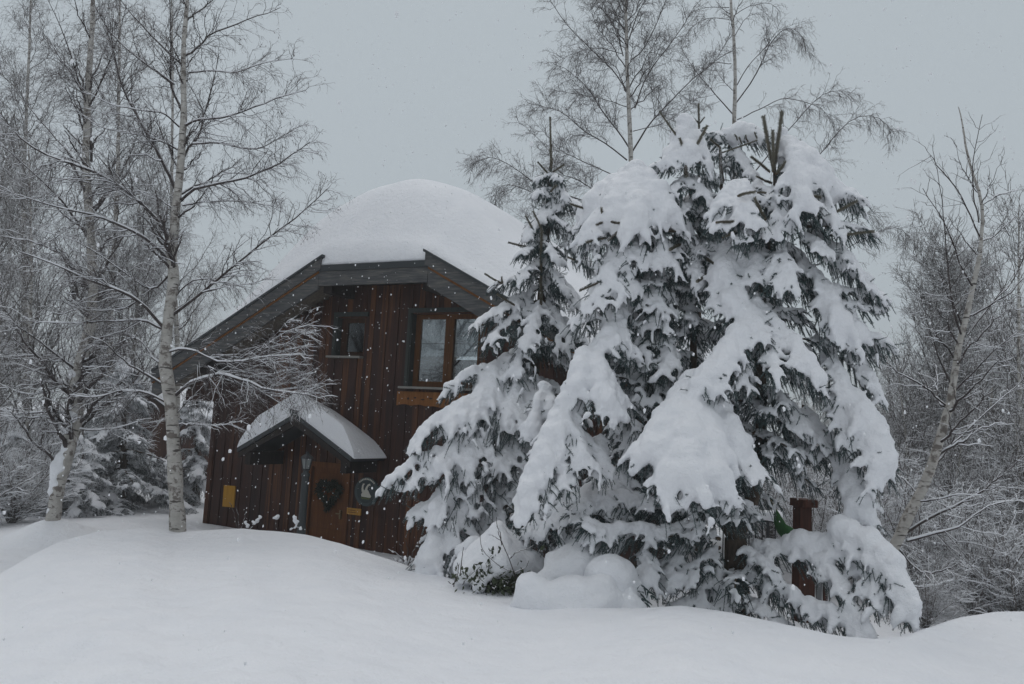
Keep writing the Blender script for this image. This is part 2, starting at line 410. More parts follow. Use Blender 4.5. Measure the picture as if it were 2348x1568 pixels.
def build_walls():
    mb = MB()
    ge = np.random.default_rng(3); edges = set(np.round(-3.75 + np.cumsum(ge.uniform(.105, .175, 90)), 3)) | {-3.75}
    edges = {x for x in edges if x < 7.9}
    for o in (WIN, SWIN, DOOR):
        for e in o[:2]:
            edges = {x for x in edges if abs(x - e) > .05} | {e}
    edges = sorted({x for x in edges if abs(x + 2.8) > .05} | {-2.8})
    for i, (a, b) in enumerate(zip(edges[:-1], edges[1:])):
        mid = (a + b) / 2
        zt = float(min(roof_z(mid) - .30, 5.78)); z0 = 3.25 if (mid < -2.8 or mid > 6.6) else -1.2
        cuts = [(z0, zt)]
        for o in (WIN, SWIN, DOOR):
            if o[0] - .001 <= mid <= o[1] + .001:
                cuts = [c for (p, q) in cuts for c in ((p, min(q, o[2])), (max(p, o[3]), q)) if c[1] - c[0] > .02]
        off = random.uniform(-.006, .006) - (.014 if i % 2 else 0)
        for p, q in cuts: mb.box(a + .004, b - .004, off, .05, p, q)
    # backing behind the gaps, side walls, rear wall
    for (a, b, z0, z1) in ((-2.78, WIN[0], -1.2, 3.3), (WIN[0], 6.58, -1.2, WIN[2]),): pass
    D = 7.4
    mb.box(-2.8, -2.66, .052, D, -1.2, 4.0); mb.box(6.46, 6.6, .052, D, -1.2, 4.0)
    mb.box(-2.8, 6.6, D, D + .12, -1.2, 4.9)
    mb.box(-3.72, -2.8, .05, D, 3.25, 3.33)
    mb.box(-3.75, -3.66, .05, D, 3.25, 3.45)
    part(mb, 'wall', M_BOARD)
    # inner lining that keeps the rooms dark, with the openings left free
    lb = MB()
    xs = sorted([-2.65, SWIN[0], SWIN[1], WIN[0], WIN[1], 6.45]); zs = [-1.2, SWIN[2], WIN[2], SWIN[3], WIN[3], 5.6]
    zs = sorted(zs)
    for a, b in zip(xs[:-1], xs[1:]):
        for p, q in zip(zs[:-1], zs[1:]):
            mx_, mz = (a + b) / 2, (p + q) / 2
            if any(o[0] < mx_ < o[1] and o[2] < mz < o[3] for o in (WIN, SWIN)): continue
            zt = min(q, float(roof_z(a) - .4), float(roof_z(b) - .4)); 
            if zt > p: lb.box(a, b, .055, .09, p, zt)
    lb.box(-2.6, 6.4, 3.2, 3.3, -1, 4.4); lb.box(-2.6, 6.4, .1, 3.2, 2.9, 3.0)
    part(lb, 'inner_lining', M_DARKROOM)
    # corner board and the beam under the jutting upper storey
    cb = MB(); cb.box(-3.75, -2.8, -.03, .0, 3.2, 3.42); cb.box(-2.86, -2.74, -.035, -.008, -1.2, 3.2)
    part(cb, 'corner_board', M_BOARD)
build_walls()

def build_roof():
    OV, D = .9, 7.8
    top = MB()
    prof = [(EL, float(roof_z(EL))), (HL, HZ), (HR_, HZ), (ER, float(roof_z(ER)))]
    # the roof body: plate under the snow, extruded front to back with the ridge behind the clipped gable
    for (a, b) in ((EL, HL), (HR_, ER)):
        za, zb = float(roof_z(a)), float(roof_z(b))
        top.prism([(a, za - .16), (b, zb - .16), (b, zb - .06), (a, za - .06)], -OV + .05, D)
    top.prism([(HL, HZ - .16), (HR_, HZ - .16), (HR_, HZ - .06), (UC, HZ + .6), (HL, HZ - .06)], .4, D)
    hv = [(HL, -OV + .05, HZ - .06), (HR_, -OV + .05, HZ - .06), (UC, .4, HZ + .6), (HL, .4, HZ - .06), (HR_, .4, HZ - .06)]
    top.add(hv, [(0, 1, 2), (0, 2, 3), (1, 4, 2)]); 
    roof = part(top, 'roof', M_METAL)
    so = MB()
    for (a, b) in ((EL + .03, HL), (HR_, ER - .03)):
        za, zb = float(roof_z(a)), float(roof_z(b))
        so.prism([(a, za - .22), (b, zb - .22), (b, zb - .165), (a, za - .165)], -OV + .04, D - .1)
    so.box(HL, HR_, -OV + .04, .3, HZ - .22, HZ - .165)
    part(so, 'soffit', M_SOFFIT, roof)
    # rake boards in layers: grey fascia, orange strip, upper grey board, dark metal edge
    def layer(name, m, t0, t1, y0, y1, lift=.0, ext=.0):
        c = math.sqrt(1 + SL * SL)
        for side in (0, 1):
            fb = MB()
            u0, u1 = (EL, HL + ext) if side == 0 else (ER, HR_ - ext)
            z0, z1 = float(roof_z(u0)) + lift, HZ + SL * ext + lift
            fb.prism([(u0, z0 + t0 * c), (u1, z1 + t0 * c), (u1, z1 + t1 * c), (u0, z0 + t1 * c)], y0, y1)
            part(fb, name, m, roof)
    layer('fascia_board', M_RAKE, -.47, -.185, -OV - .03, -OV + .03)
    layer('orange_strip', M_ORANGE, -.185, -.145, -OV - .045, -OV + .02)
    layer('barge_board', M_RAKE, -.145, .055, -OV - .075, -OV + .01, ext=.06)
    layer('roof_edge', M_METAL, .056, .10, -OV - .10, -OV + .0, ext=.10)
    h = MB(); h.box(HL + .01, HR_ - .01, -OV - .028, -OV + .03, HZ - .46, HZ - .17)
    part(h, 'fascia_board', M_RAKE, roof)
    h = MB(); h.box(HL + .012, HR_ - .012, -OV - .05, -OV + .04, HZ - .168, HZ - .045); part(h, 'roof_edge', M_METAL, roof)
    for u in (.62, 2.98, -2.6, 6.3):
        z = float(min(roof_z(u), HZ)) - .24
        pu = MB(); pu.box(u, u + .2, -OV + .12, .0, z - .34, z - .01); part(pu, 'purlin', M_DARKWOOD, roof)
    # thick snow: grid over the roof plan, rounded at the edges, sagging round the ridge
    nu, nv = 150, 130
    us = np.linspace(EL - .12, ER + .12, nu); vs = np.linspace(-OV - .035, D, nv)
    U_, V_ = np.meshgrid(us, vs, indexing='ij')
    dl = np.minimum(U_ - us[0], us[-1] - U_); df = V_ - vs[0]; db = vs[-1] - V_
    low = roof_z(U_) - .03
    # drifted top: profile across the roof, ramping up steeply from the front edge, easing off to the eaves and the rear
    pu_ = [EL - .2, -3.4, -2.6, -1.7, -1.1, -.7, -.3, .63, 1.63, 2.53, 3.19, 3.7, 4.4, 5.6, 7.0, ER + .2]
    pz_ = [3.95, 4.75, 5.55, 6.50, 7.18, 7.58, 7.88, 8.26, 8.42, 8.12, 7.62, 7.10, 6.55, 5.85, 5.1, 4.4]
    prof_ = np.interp(U_, pu_, pz_)
    for _ in range(10): prof_[1:-1] = .25 * prof_[2:] + .5 * prof_[1:-1] + .25 * prof_[:-2]
    edge = np.clip(df / .16, 0, 1) ** .5 * .16 + (1 - np.exp(-(np.clip(df, 0, None) / .95) ** 1.7)) * .84
    edge = edge * (1 - np.exp(-db / .4)) * (1 - np.exp(-(dl + .02) / .22))
    Zt = low + (prof_ - low) * edge + .03 * wavy(U_, V_, 1.6, 12) * edge + .012 * wavy(U_, V_, 6, 15) * edge
    Zt = np.maximum(Zt, low + .05)
    Zb = low - .01
    V = np.concatenate([np.stack([U_, V_, Zt], -1).reshape(-1, 3), np.stack([U_, V_, Zb], -1).reshape(-1, 3)])
    a = (np.arange(nu - 1) * nv)[:, None] + np.arange(nv - 1)[None]; q = nu * nv
    ft = np.stack([a, a + nv, a + nv + 1, a + 1], -1).reshape(-1, 4); fb = (ft + q)[:, ::-1]
    rim = [i * nv for i in range(nu)] + [(nu - 1) * nv + j for j in range(1, nv)] + [i * nv + nv - 1 for i in range(nu - 2, -1, -1)] + [j for j in range(nv - 2, 0, -1)]
    rim = np.array(rim); r2 = np.roll(rim, -1)
    fs = np.stack([rim, rim + q, r2 + q, r2], -1)
    sn = MB(); sn.add(V, np.concatenate([ft, fb, fs]))
    part(sn, 'snow_cover', M_SNOW, roof, smooth=True)
build_roof()

def build_window(W, small):
    u0, u1, z0, z1 = W; dep = .17
    fr = MB()
    t = .05 if small else .06
    fr.box(u0, u0 + .025, -.03, dep, z0, z1); 
    fr.box(u0 - .07, u0, -.05, -.016, z0 - .02, z1 + .09); 
    fr.box(u0, u1 + .07, -.05, -.016, z1, z1 + .09)
    win = part(fr, 'window', M_JAMB)
    rv = MB(); rv.box(u1 - .02, u1, -.01, dep, z0, z1); rv.box(u0 + .026, u1 - .021, -.01, dep, z1 - .02, z1); part(rv, 'reveal', M_BOARD, win)
    f2 = MB()
    a, b = u0 + .03, u1 - .022; y0, y1 = dep - .055, dep + .01
    f2.box(a, b, y0, y1, z0 + .0, z0 + (.10 if small else .12)); f2.box(a, b, y0, y1, z1 - .115, z1 - .022)
    lo, hi = z0 + (.10 if small else .12), z1 - .115
    if small:
        f2.box(a, a + .15, y0, y1, lo, hi); f2.box(b - .06, b, y0, y1, lo, hi); panes = [(a + .15, b - .06)]
    else:
        mid = (a + b) / 2 + .02
        f2.box(a, a + .12, y0, y1, lo, hi); f2.box(b - .10, b, y0, y1, lo, hi); f2.box(mid - .10, mid - .006, y0, y1, lo, hi); f2.box(mid + .006, mid + .10, y0 - .012, y1, lo, hi)
        panes = [(a + .12, mid - .10), (mid + .10, b - .10)]
    part(f2, 'frame', M_FRAME if not small else M_SMALLFRAME, win)
    for (p, q) in panes:
        g = MB(); g.box(p + .001, q - .001, dep - .03, dep - .024, lo + .001, hi - .001); part(g, 'pane', M_DIMGLASS if small else M_GLASS, win)
        if not small:
            c = MB(); n = 40; H = hi - lo
            xs = np.linspace(p + .015, q - .01, n)
            zl = lo + H * .42; ph = np.sin((xs - p) * 2 * np.pi / .095)
            ys = dep - .012 + .004 * np.sin((xs - p) * 2 * np.pi / .06)
            bot = zl + .0 - .028 * np.abs(np.sin((xs - p) * np.pi / .105))
            v = np.concatenate([np.stack([xs, ys, bot], -1), np.stack([xs, ys, np.full(n, lo + H * .60)], -1)])
            i = np.arange(n - 1); c.add(v, np.stack([i, i + 1, i + 1 + n, i + n], -1))
            v = np.concatenate([np.stack([xs, ys + .006, np.full(n, lo + H * .615)], -1), np.stack([xs, ys + .006, np.full(n, hi)], -1)])
            c.add(v, np.stack([i, i + 1, i + 1 + n, i + n], -1))
            part(c, 'curtain', M_CURTAIN, win)
    s = MB(); s.box(u0 - .12, u1 + (.01 if small else .1), -.16, -.016, z0 - .045, z0 - .004); part(s, 'sill', M_SILL, win)
    return win
build_window(WIN, False); build_window(SWIN, True)

def build_front_details():
    # carved board under the window: scalloped lower edge, dark diamonds laid on as the shade in its cut-outs
    poly = [(2.08, 3.58), (4.1, 3.58)]
    for k in range(61):
        u = 4.1 - (4.1 - 2.08) * k / 60
        poly.append((u, 3.30 + .028 * abs(math.sin((u - 2.08) * math.pi / .34)) - (.02 if abs(u - 3.09) < .25 else 0)))
    mb = MB(); mb.prism(poly, -.075, -.03); vb = part(mb, 'carved_board', M_ORANGE)
    def diamond(u, z, a, b):
        mt = MB(); mt.prism([(u - a, z), (u, z - b), (u + a, z), (u, z + b)], -.0785, -.076); part(mt, 'dark_motif', M_DARKWOOD, vb)
    diamond(3.09, 3.45, .06, .07)
    for s in (-1, 1):
        for d, z, a, b in ((.22, 3.455, .05, .018), (.40, 3.43, .055, .016), (.58, 3.46, .04, .02), (.74, 3.44, .03, .03)): diamond(3.09 + s * d, z, a, b)
    # door
    d = MB(); d.box(.06, .94, .05, .10, -.6, 1.95)
    for k in range(4): d.box(.07, .93, .035, .052, -.3 + k * .56, -.3 + k * .56 + .46)
    door = part(d, 'door', M_DOOR)
    fr = MB(); fr.box(-.05, .058, -.03, .11, -.6, 2.06); fr.box(.942, 1.05, -.03, .11, -.6, 2.06); fr.box(.058, .942, -.03, .11, 1.955, 2.06); part(fr, 'frame', M_DOOR, door)
    hd = MB(); hd.box(.84, .875, -.02, .04, .95, 1.12); hd.box(.76, .87, -.035, -.018, 1.04, 1.062); part(hd, 'handle', M_BRASS, door)
    # floodlight on the wall
    fl = MB(); fl.box(1.17, 1.30, -.16, -.05, 2.63, 2.73); fl.box(1.20, 1.27, -.05, -.0, 2.65, 2.71); part(fl, 'wall_light', M_LIGHTBOX)
build_front_details()

def build_canopy():
    c = MB(); PU, PZ = .42, 3.03; s = .53; W = 1.42; y0, y1 = -1.1, -.02
    for sg in (-1, 1):
        a, b = PU, PU + sg * W; za, zb = PZ, PZ - s * W
        c.prism([(a, za - .09), (b, zb - .09), (b, zb), (a, za)], y0, y1)
    can = part(c, 'porch_roof', M_METAL)
    for sg in (-1, 1):
        e = MB(); a, b = PU, PU + sg * (W - .03); za, zb = PZ, PZ - s * W
        e.prism([(a, za - .24), (b, zb - .20), (b, zb - .10), (a, za - .10)], y0 + .02, y0 + .06)
        part(e, 'barge_board', M_DARKWOOD, can)
    for u in (PU - W + .14, PU + W - .30):
        p = MB(); p.box(u, u + .14, y0 + .1, -.02, 1.95, 2.22); part(p, 'purlin', M_DARKWOOD, can)
    rb = MB()
    th = np.linspace(0, 2 * np.pi, 17)[:-1]
    rb.prism([(PU - .0 + .085 * math.cos(t), PZ + .03 + .085 * math.sin(t)) for t in th], y0 - .06, -.03)
    part(rb, 'ridge_log', M_POST, can)
    # snow blanket on it
    nu, nv = 70, 26
    us = np.linspace(PU - W - .02, PU + W + .06, nu); vs = np.linspace(y0 + .02, -.02, nv)
    U_, V_ = np.meshgrid(us, vs, indexing='ij')
    base = PZ - s * np.abs(U_ - PU)
    dl = U_ - us[0]; dr = us[-1] - U_; df = V_ - vs[0]
    prof = np.minimum(np.clip(dl / .5, 0, 1) ** .6, np.clip(dr / .32, 0, 1) ** .7) * (.93 + .07 * np.clip(df / .15, 0, 1) ** .5)
    th_ = prof * (.43 - .30 * df / 1.06)
    rid = PZ - s * np.sqrt((U_ - PU) ** 2 + .003)
    Zt = rid + .03 + th_ + .012 * wavy(U_, V_, 4, 3); Zt = np.maximum(Zt, base + .01); Zb = base - .005
    V = np.concatenate([np.stack([U_, V_, Zt], -1).reshape(-1, 3), np.stack([U_, V_, Zb], -1).reshape(-1, 3)])
    a = (np.arange(nu - 1) * nv)[:, None] + np.arange(nv - 1)[None]; q = nu * nv
    ft = np.stack([a, a + nv, a + nv + 1, a + 1], -1).reshape(-1, 4); fb = (ft + q)[:, ::-1]
    rim = np.array([i * nv for i in range(nu)] + [(nu - 1) * nv + j for j in range(1, nv)] + [i * nv + nv - 1 for i in range(nu - 2, -1, -1)] + [j for j in range(nv - 2, 0, -1)])
    r2 = np.roll(rim, -1); fs = np.stack([rim, rim + q, r2 + q, r2], -1)
    sn = MB(); sn.add(V, np.concatenate([ft, fb])); sn.add(V, fs)
    part(sn, 'snow_cover', M_SNOW, can, smooth=True)
build_canopy()

def place(o, u, y, z):
    p = HM @ Vector((u, y, z)); o.location = p; o.rotation_euler = (0, 0, -YAW)
def wall_things():
    # yellow board
    b = MB(); b.box(-.165, .165, -.03, .0, -.23, .23); o = b.build('notice_board', M_YELLOW); place(o, -2.14, -.022, 1.15); o.rotation_euler = (0, R(-1.0), -YAW)
    tag(o, 'plain yellow-orange board fixed to the dark wall near its left corner', 'board')
    # name plate with two faint lines of lettering
    e = empty('name_plate'); place(e, 1.22, -.03, 1.135); tag(e, 'small ochre plate with two worn lines beside the door', 'sign')
    b = MB(); b.box(-.17, .17, -.02, .005, -.065, .065); b.build('plate', M_PLATE, e)
    for z, n in ((.022, 9), (-.018, 11)):
        x = -.13; t = MB()
        for k in range(n):
            wd = random.uniform(.012, .026); t.box(x, x + wd - .006, -.0225, -.0202, z - .008, z + .008); x += wd
        t.build('lettering', M_PLATEMARK, e)
    # round plaque with two geese
    e = empty('round_plaque'); place(e, 1.50, -.04, 1.55); tag(e, 'round dark plaque with white geese on the wall right of the door', 'plaque')
    def disc(r, y0, y1, n=40): return [(r * math.cos(t), r * math.sin(t)) for t in np.linspace(0, 2 * math.pi, n + 1)[:-1]]
    b = MB(); b.prism(disc(.285, 0, 0), -.02, .02); b.build('plaque_disc', M_TEALRIM, e)
    b = MB(); b.prism(disc(.225, 0, 0), -.026, -.021); b.build('plaque_face', M_TEAL, e)
    g = MB()
    body = [(-.10, -.10), (.11, -.11), (.13, -.08), (.09, -.03), (.06, .02), (.02, .05), (-.04, .03), (-.085, -.01), (-.11, -.06)]
    g.prism(body, -.036, -.0265)
    def neck(pts, wd):
        p = np.array(pts, float); d = norm(np.gradient(p, axis=0)); nn = np.stack([-d[:, 1], d[:, 0]], -1)
        ww = np.array(wd)[:, None]; poly = list(map(tuple, p + nn * ww)) + list(map(tuple, (p - nn * ww)[::-1])); g.prism(poly, -.040, -.0365)
    neck([(-.07, .0), (-.085, .06), (-.08, .12), (-.055, .155), (-.085, .15)], [.03, .022, .018, .02, .008])
    neck([(.0, .03), (.02, .09), (.05, .135), (.085, .15), (.10, .13)], [.03, .022, .018, .02, .008])
    g.build('geese', M_CREAM, e)
    gr = MB(); gr.prism([(-.09, -.145), (.08, -.145), (.12, -.115), (-.11, -.11)], -.034, -.0267); gr.build('grass', M_GRASSY, e)
    ar = MB()
    for k in range(11):      # arched lettering, too worn to read
        a = math.pi * (.26 + .48 * k / 10)
        ar.prism([(.252 * math.cos(a) + dx, .252 * math.sin(a) + dz) for dx, dz in ((-.013, -.016), (.011, -.016), (.013, .016), (-.011, .016))], -.0225, -.0202)
    ar.build('lettering', M_CREAM, e)
    # heart wreath of fir sprigs hung on the door
    e = empty('heart_wreath'); place(e, .56, -.0, 1.47); tag(e, 'dark green heart-shaped fir wreath hanging on the brown door', 'wreath')
    P = []; g2 = np.random.default_rng(4)
    for t in np.linspace(0, 2 * math.pi, 90):
        x = 16 * math.sin(t) ** 3 / 16 * .31; z = (13 * math.cos(t) - 5 * math.cos(2 * t) - 2 * math.cos(3 * t) - math.cos(4 * t)) / 16 * .31 - .02
        for _ in range(7):
            c = np.array([x * g2.uniform(.62, 1.02), -.05 + g2.normal(0, .015), z * g2.uniform(.7, 1.02)])
            d = g2.normal(0, 1, 3); d[1] *= .5; d = d / np.linalg.norm(d)
            P.append([c, c + d * .05, c + d * .09 + np.array([0, 0, -.01])])
    wb = MB(); wb.add(*tubes(np.array(P), np.tile([.016, .013, .002], (len(P), 1)), 4)); wb.build('sprigs', M_WREATH, e)
    # lamp post in front of the door
    p = HM @ Vector((.99, -1.32, 0)); e = empty('lamp_post', (p.x, p.y, 0), -YAW); tag(e, 'dark grey lamp post with small lantern standing before the chalet door', 'lamp')
    pb = MB()
    def lathe(mb, prof, n=14):
        th = 2 * np.pi * np.arange(n) / n
        v = np.array([(r * math.cos(t), r * math.sin(t), z) for r, z in prof for t in th])
        f = [(i * n + k, i * n + (k + 1) % n, (i + 1) * n + (k + 1) % n, (i + 1) * n + k) for i in range(len(prof) - 1) for k in range(n)]
        mb.add(v, f)
    lathe(pb, [(.09, -.2), (.085, .9), (.075, .95), (.07, 1.85), (.085, 1.87), (.085, 1.90), (.05, 1.93), (.05, 1.97)]); pb.build('post', M_POST, e, True)
    lb = MB()
    lathe(lb, [(.06, 1.965), (.078, 1.985), (.07, 2.0)], 6); lathe(lb, [(.125, 2.19), (.13, 2.205), (.07, 2.26), (.03, 2.285), (.03, 2.31), (.0, 2.325)], 6)
    for k in range(6):
        a = k * math.pi / 3; m0 = np.array([.072 * math.cos(a), .072 * math.sin(a), 2.0]); m1 = np.array([.112 * math.cos(a), .112 * math.sin(a), 2.19])
        lb.add(*tubes(np.array([[m0, (m0 + m1) / 2, m1]]), np.full((1, 3), .008), 4))
    lb.build('lantern_frame', M_IRON, e)
    gb = MB(); lathe(gb, [(.064, 2.002), (.104, 2.188)], 6); gb.build('lantern_glass', M_LAMPGLASS, e)
wall_things()

# ------------------------------------------------------------------ bare trees
def spawn(P, Rd, counts, lens, ang=(35, 65), droop=.2, tmin=.15, tmax=1., n=5, g=rng, rk=.55, rmin=.003, up=.0, taper=.35):
    """children along parent polylines P (T,n,3); returns polylines and radii"""
    T, m, _ = P.shape
    idx = np.repeat(np.arange(T), counts)
    K = len(idx)
    if K == 0: return np.zeros((0, n, 3)), np.zeros((0, n))
    t = g.uniform(tmin, tmax, K) * (m - 1.001); i = t.astype(int); q = (t - i)[:, None]
    b = P[idx, i] * (1 - q) + P[idx, i + 1] * q
    tan = norm(P[idx, i + 1] - P[idx, i])
    r0 = Rd[idx, i] * (1 - q[:, 0]) + Rd[idx, i + 1] * q[:, 0]
    rv = norm(g.normal(0, 1, (K, 3))); per = norm(rv - (rv * tan).sum(1, keepdims=True) * tan)
    per[:, 2] = per[:, 2] + up; per = norm(per)
    a = np.radians(g.uniform(ang[0], ang[1], K))[:, None]
    d = norm(np.cos(a) * tan + np.sin(a) * per)
    ln = (lens[idx] * (1.05 - .6 * t / (m - 1)) * g.uniform(.55, 1.15, K))[:, None, None]
    s = np.linspace(0, 1, n)[None, :, None]
    wob = np.cumsum(g.normal(0, .052 * min(1, 5 / n), (K, n, 3)), axis=1); wob[:, 0] = 0
    Q = b[:, None] + ln * (d[:, None] * s + np.array([0, 0, -1.]) * droop * s ** 2 + wob)
    r = np.maximum(r0 * rk, rmin)[:, None] * (1 - (1 - taper) * s[:, :, 0])
    return Q, r
def curve_from_px(pts, Y0, dY=0, n=14, jit=.0):
    k = len(pts)
    return smoothpath([at(u, v, Y0 + dY * (i / (k - 1)) ** 1.1) for i, (u, v) in enumerate(pts)], n, jit)
def lens_of(P): return np.linalg.norm(np.diff(P, axis=1), axis=2).sum(1)
def snow_on(P, Rd, fac=1.1, lift=.7, g=rng, minr=.006):
    """lying snow along the upper side of branches; nothing where they stand upright"""
    t = norm(np.gradient(P, axis=1)); flat = np.clip(1.25 - 1.35 * np.abs(t[:, :, 2]), 0, 1)
    r = np.maximum(Rd, minr) * fac * flat * g.uniform(.75, 1.3, Rd.shape)
    r[:, -1] *= .3
    Q = P + np.array([0, 0, 1.]) * (Rd * lift * (flat > .05) + r * .35)[:, :, None]
    return tubes(Q, r + .0005, 6)

def birch(name, label, group, trunk, trunk_r, limbs, Yt, seed, proc=0, proc_len=1.5, t_range=(.25, .97), dens2=6.5, dens3=9, dens4=0, droop=.28, snow=1.0, catkins=.25,
          l2=.46, l3=.40, twig_mat=None, limb_r=.36, base_snow=None, cat='tree', limb_dY=None, rtw=.0036, upness=.35, l2max=1.0, limb_up=.0, k=1.0, limb_mat=None):
    g = np.random.default_rng(seed)
    tr = smoothpath(trunk, 40, .004); tr_r = np.interp(np.linspace(0, 1, 40), np.linspace(0, 1, len(trunk_r)), trunk_r) * k
    root = empty(name, tuple(tr[0])); tag(root, label, cat, group)
    org = tr[0]
    def out(vf): v, f = vf; return v - org, f
    tb = MB(); tb.add(*out(tubes(tr[None], (tr_r * (1 + .05 * g.normal(0, 1, 40)))[None], 12))); tb.build('trunk', M_BIRCH, root, True, recalc=False)
    LP = []; LR = []
    trunk_r = np.array(trunk_r) * k
    for lm in limbs:
        pts, r0 = lm[0], lm[1] * .74 * (k ** .3); P = np.asarray(pts)
        LP.append(P); LR.append(np.linspace(r0, max(.004, r0 * .22), len(P)))
    n = 14
    if proc:
        Q, r = spawn(tr[None], tr_r[None], np.array([proc]), np.array([proc_len]), (38, 68), -.10 - limb_up, t_range[0], t_range[1], n, g, limb_r, .007, upness, .25)
        hgt = np.clip((Q[:, 0, 2] - tr[0, 2]) / (tr[-1, 2] - tr[0, 2]), 0, 1)
        for a, b in zip(Q, r): LP.append(a); LR.append(b)
    LP = np.array(LP); LR = np.array(LR)
    lb = MB(); lb.add(*out(tubes(LP, LR, 6)))
    ll = lens_of(LP)
    l2len = np.clip(ll * l2, .2, l2max)
    P2, R2 = spawn(LP, LR, np.maximum((ll * dens2).astype(int), 2), l2len, (32, 62), droop * .45, .2, 1., 6, g, .45, rtw * 1.45, .15)
    lb.add(*out(tubes(P2, R2, 4))); lb.build('branches', limb_mat or M_LIMB, root, True, recalc=False)
    L2 = lens_of(P2)
    P3, R3 = spawn(P2, R2, np.maximum((L2 * dens3).astype(int), 2), np.clip(L2 * l3 + .10, .1, .5 * max(1, l2max)), (28, 60), droop, .08, 1., 5, g, .6, rtw)
    tw = MB(); tw.add(*out(tubes(P3, R3, 3)))
    if dens4:
        L3 = lens_of(P3)
        P4, R4 = spawn(P3, R3, np.maximum((L3 * dens4 + g.uniform(0, 1, len(L3))).astype(int), 0), np.clip(L3 * .55, .06, .3), (28, 60), droop, .1, 1., 4, g, .8, rtw * .85)
        tw.add(*out(tubes(P4, R4, 3))); ends = P4
    else: ends = P3
    tw.build('twigs', twig_mat or M_TWIG, root, recalc=False)
    if catkins and len(ends):
        sel = ends[g.uniform(0, 1, len(ends)) < catkins]; e = sel[:, -1]
        dn = norm(sel[:, -1] - sel[:, -2]) * .35 + np.array([0, 0, -.8]) + g.normal(0, .25, e.shape)
        dn = norm(dn); ln = g.uniform(.014, .030, len(e))[:, None]
        C = np.stack([e, e + dn * ln * .5, e + dn * ln], 1)
        cb = MB(); cb.add(*out(tubes(C, np.tile([.003, .006, .002], (len(C), 1)), 4))); cb.build('catkins', M_CATKIN, root, recalc=False)['kind'] = 'stuff'
    if snow:
        sb = MB(); sb.add(*out(snow_on(LP, LR, 1.0 * snow, .6, g, .010)))
        low = P2[:, 0, 2] < (tr[0, 2] + .62 * (tr[-1, 2] - tr[0, 2]))
        if low.any(): sb.add(*out(snow_on(P2[low], R2[low], .95 * snow, .7, g, .005)))
        sb.build('branch_snow', M_SNOW, root, True, recalc=False)
    return root, tr, LP

V1 = lambda pts: [(x * .4287, y * .4287) for x, y in pts]
def mk(Y, spec):
    """limb list: traced path, base radius, depth drift"""
    return [(curve_from_px(p, Y, d, 14, .006), r) for p, r, d in spec]

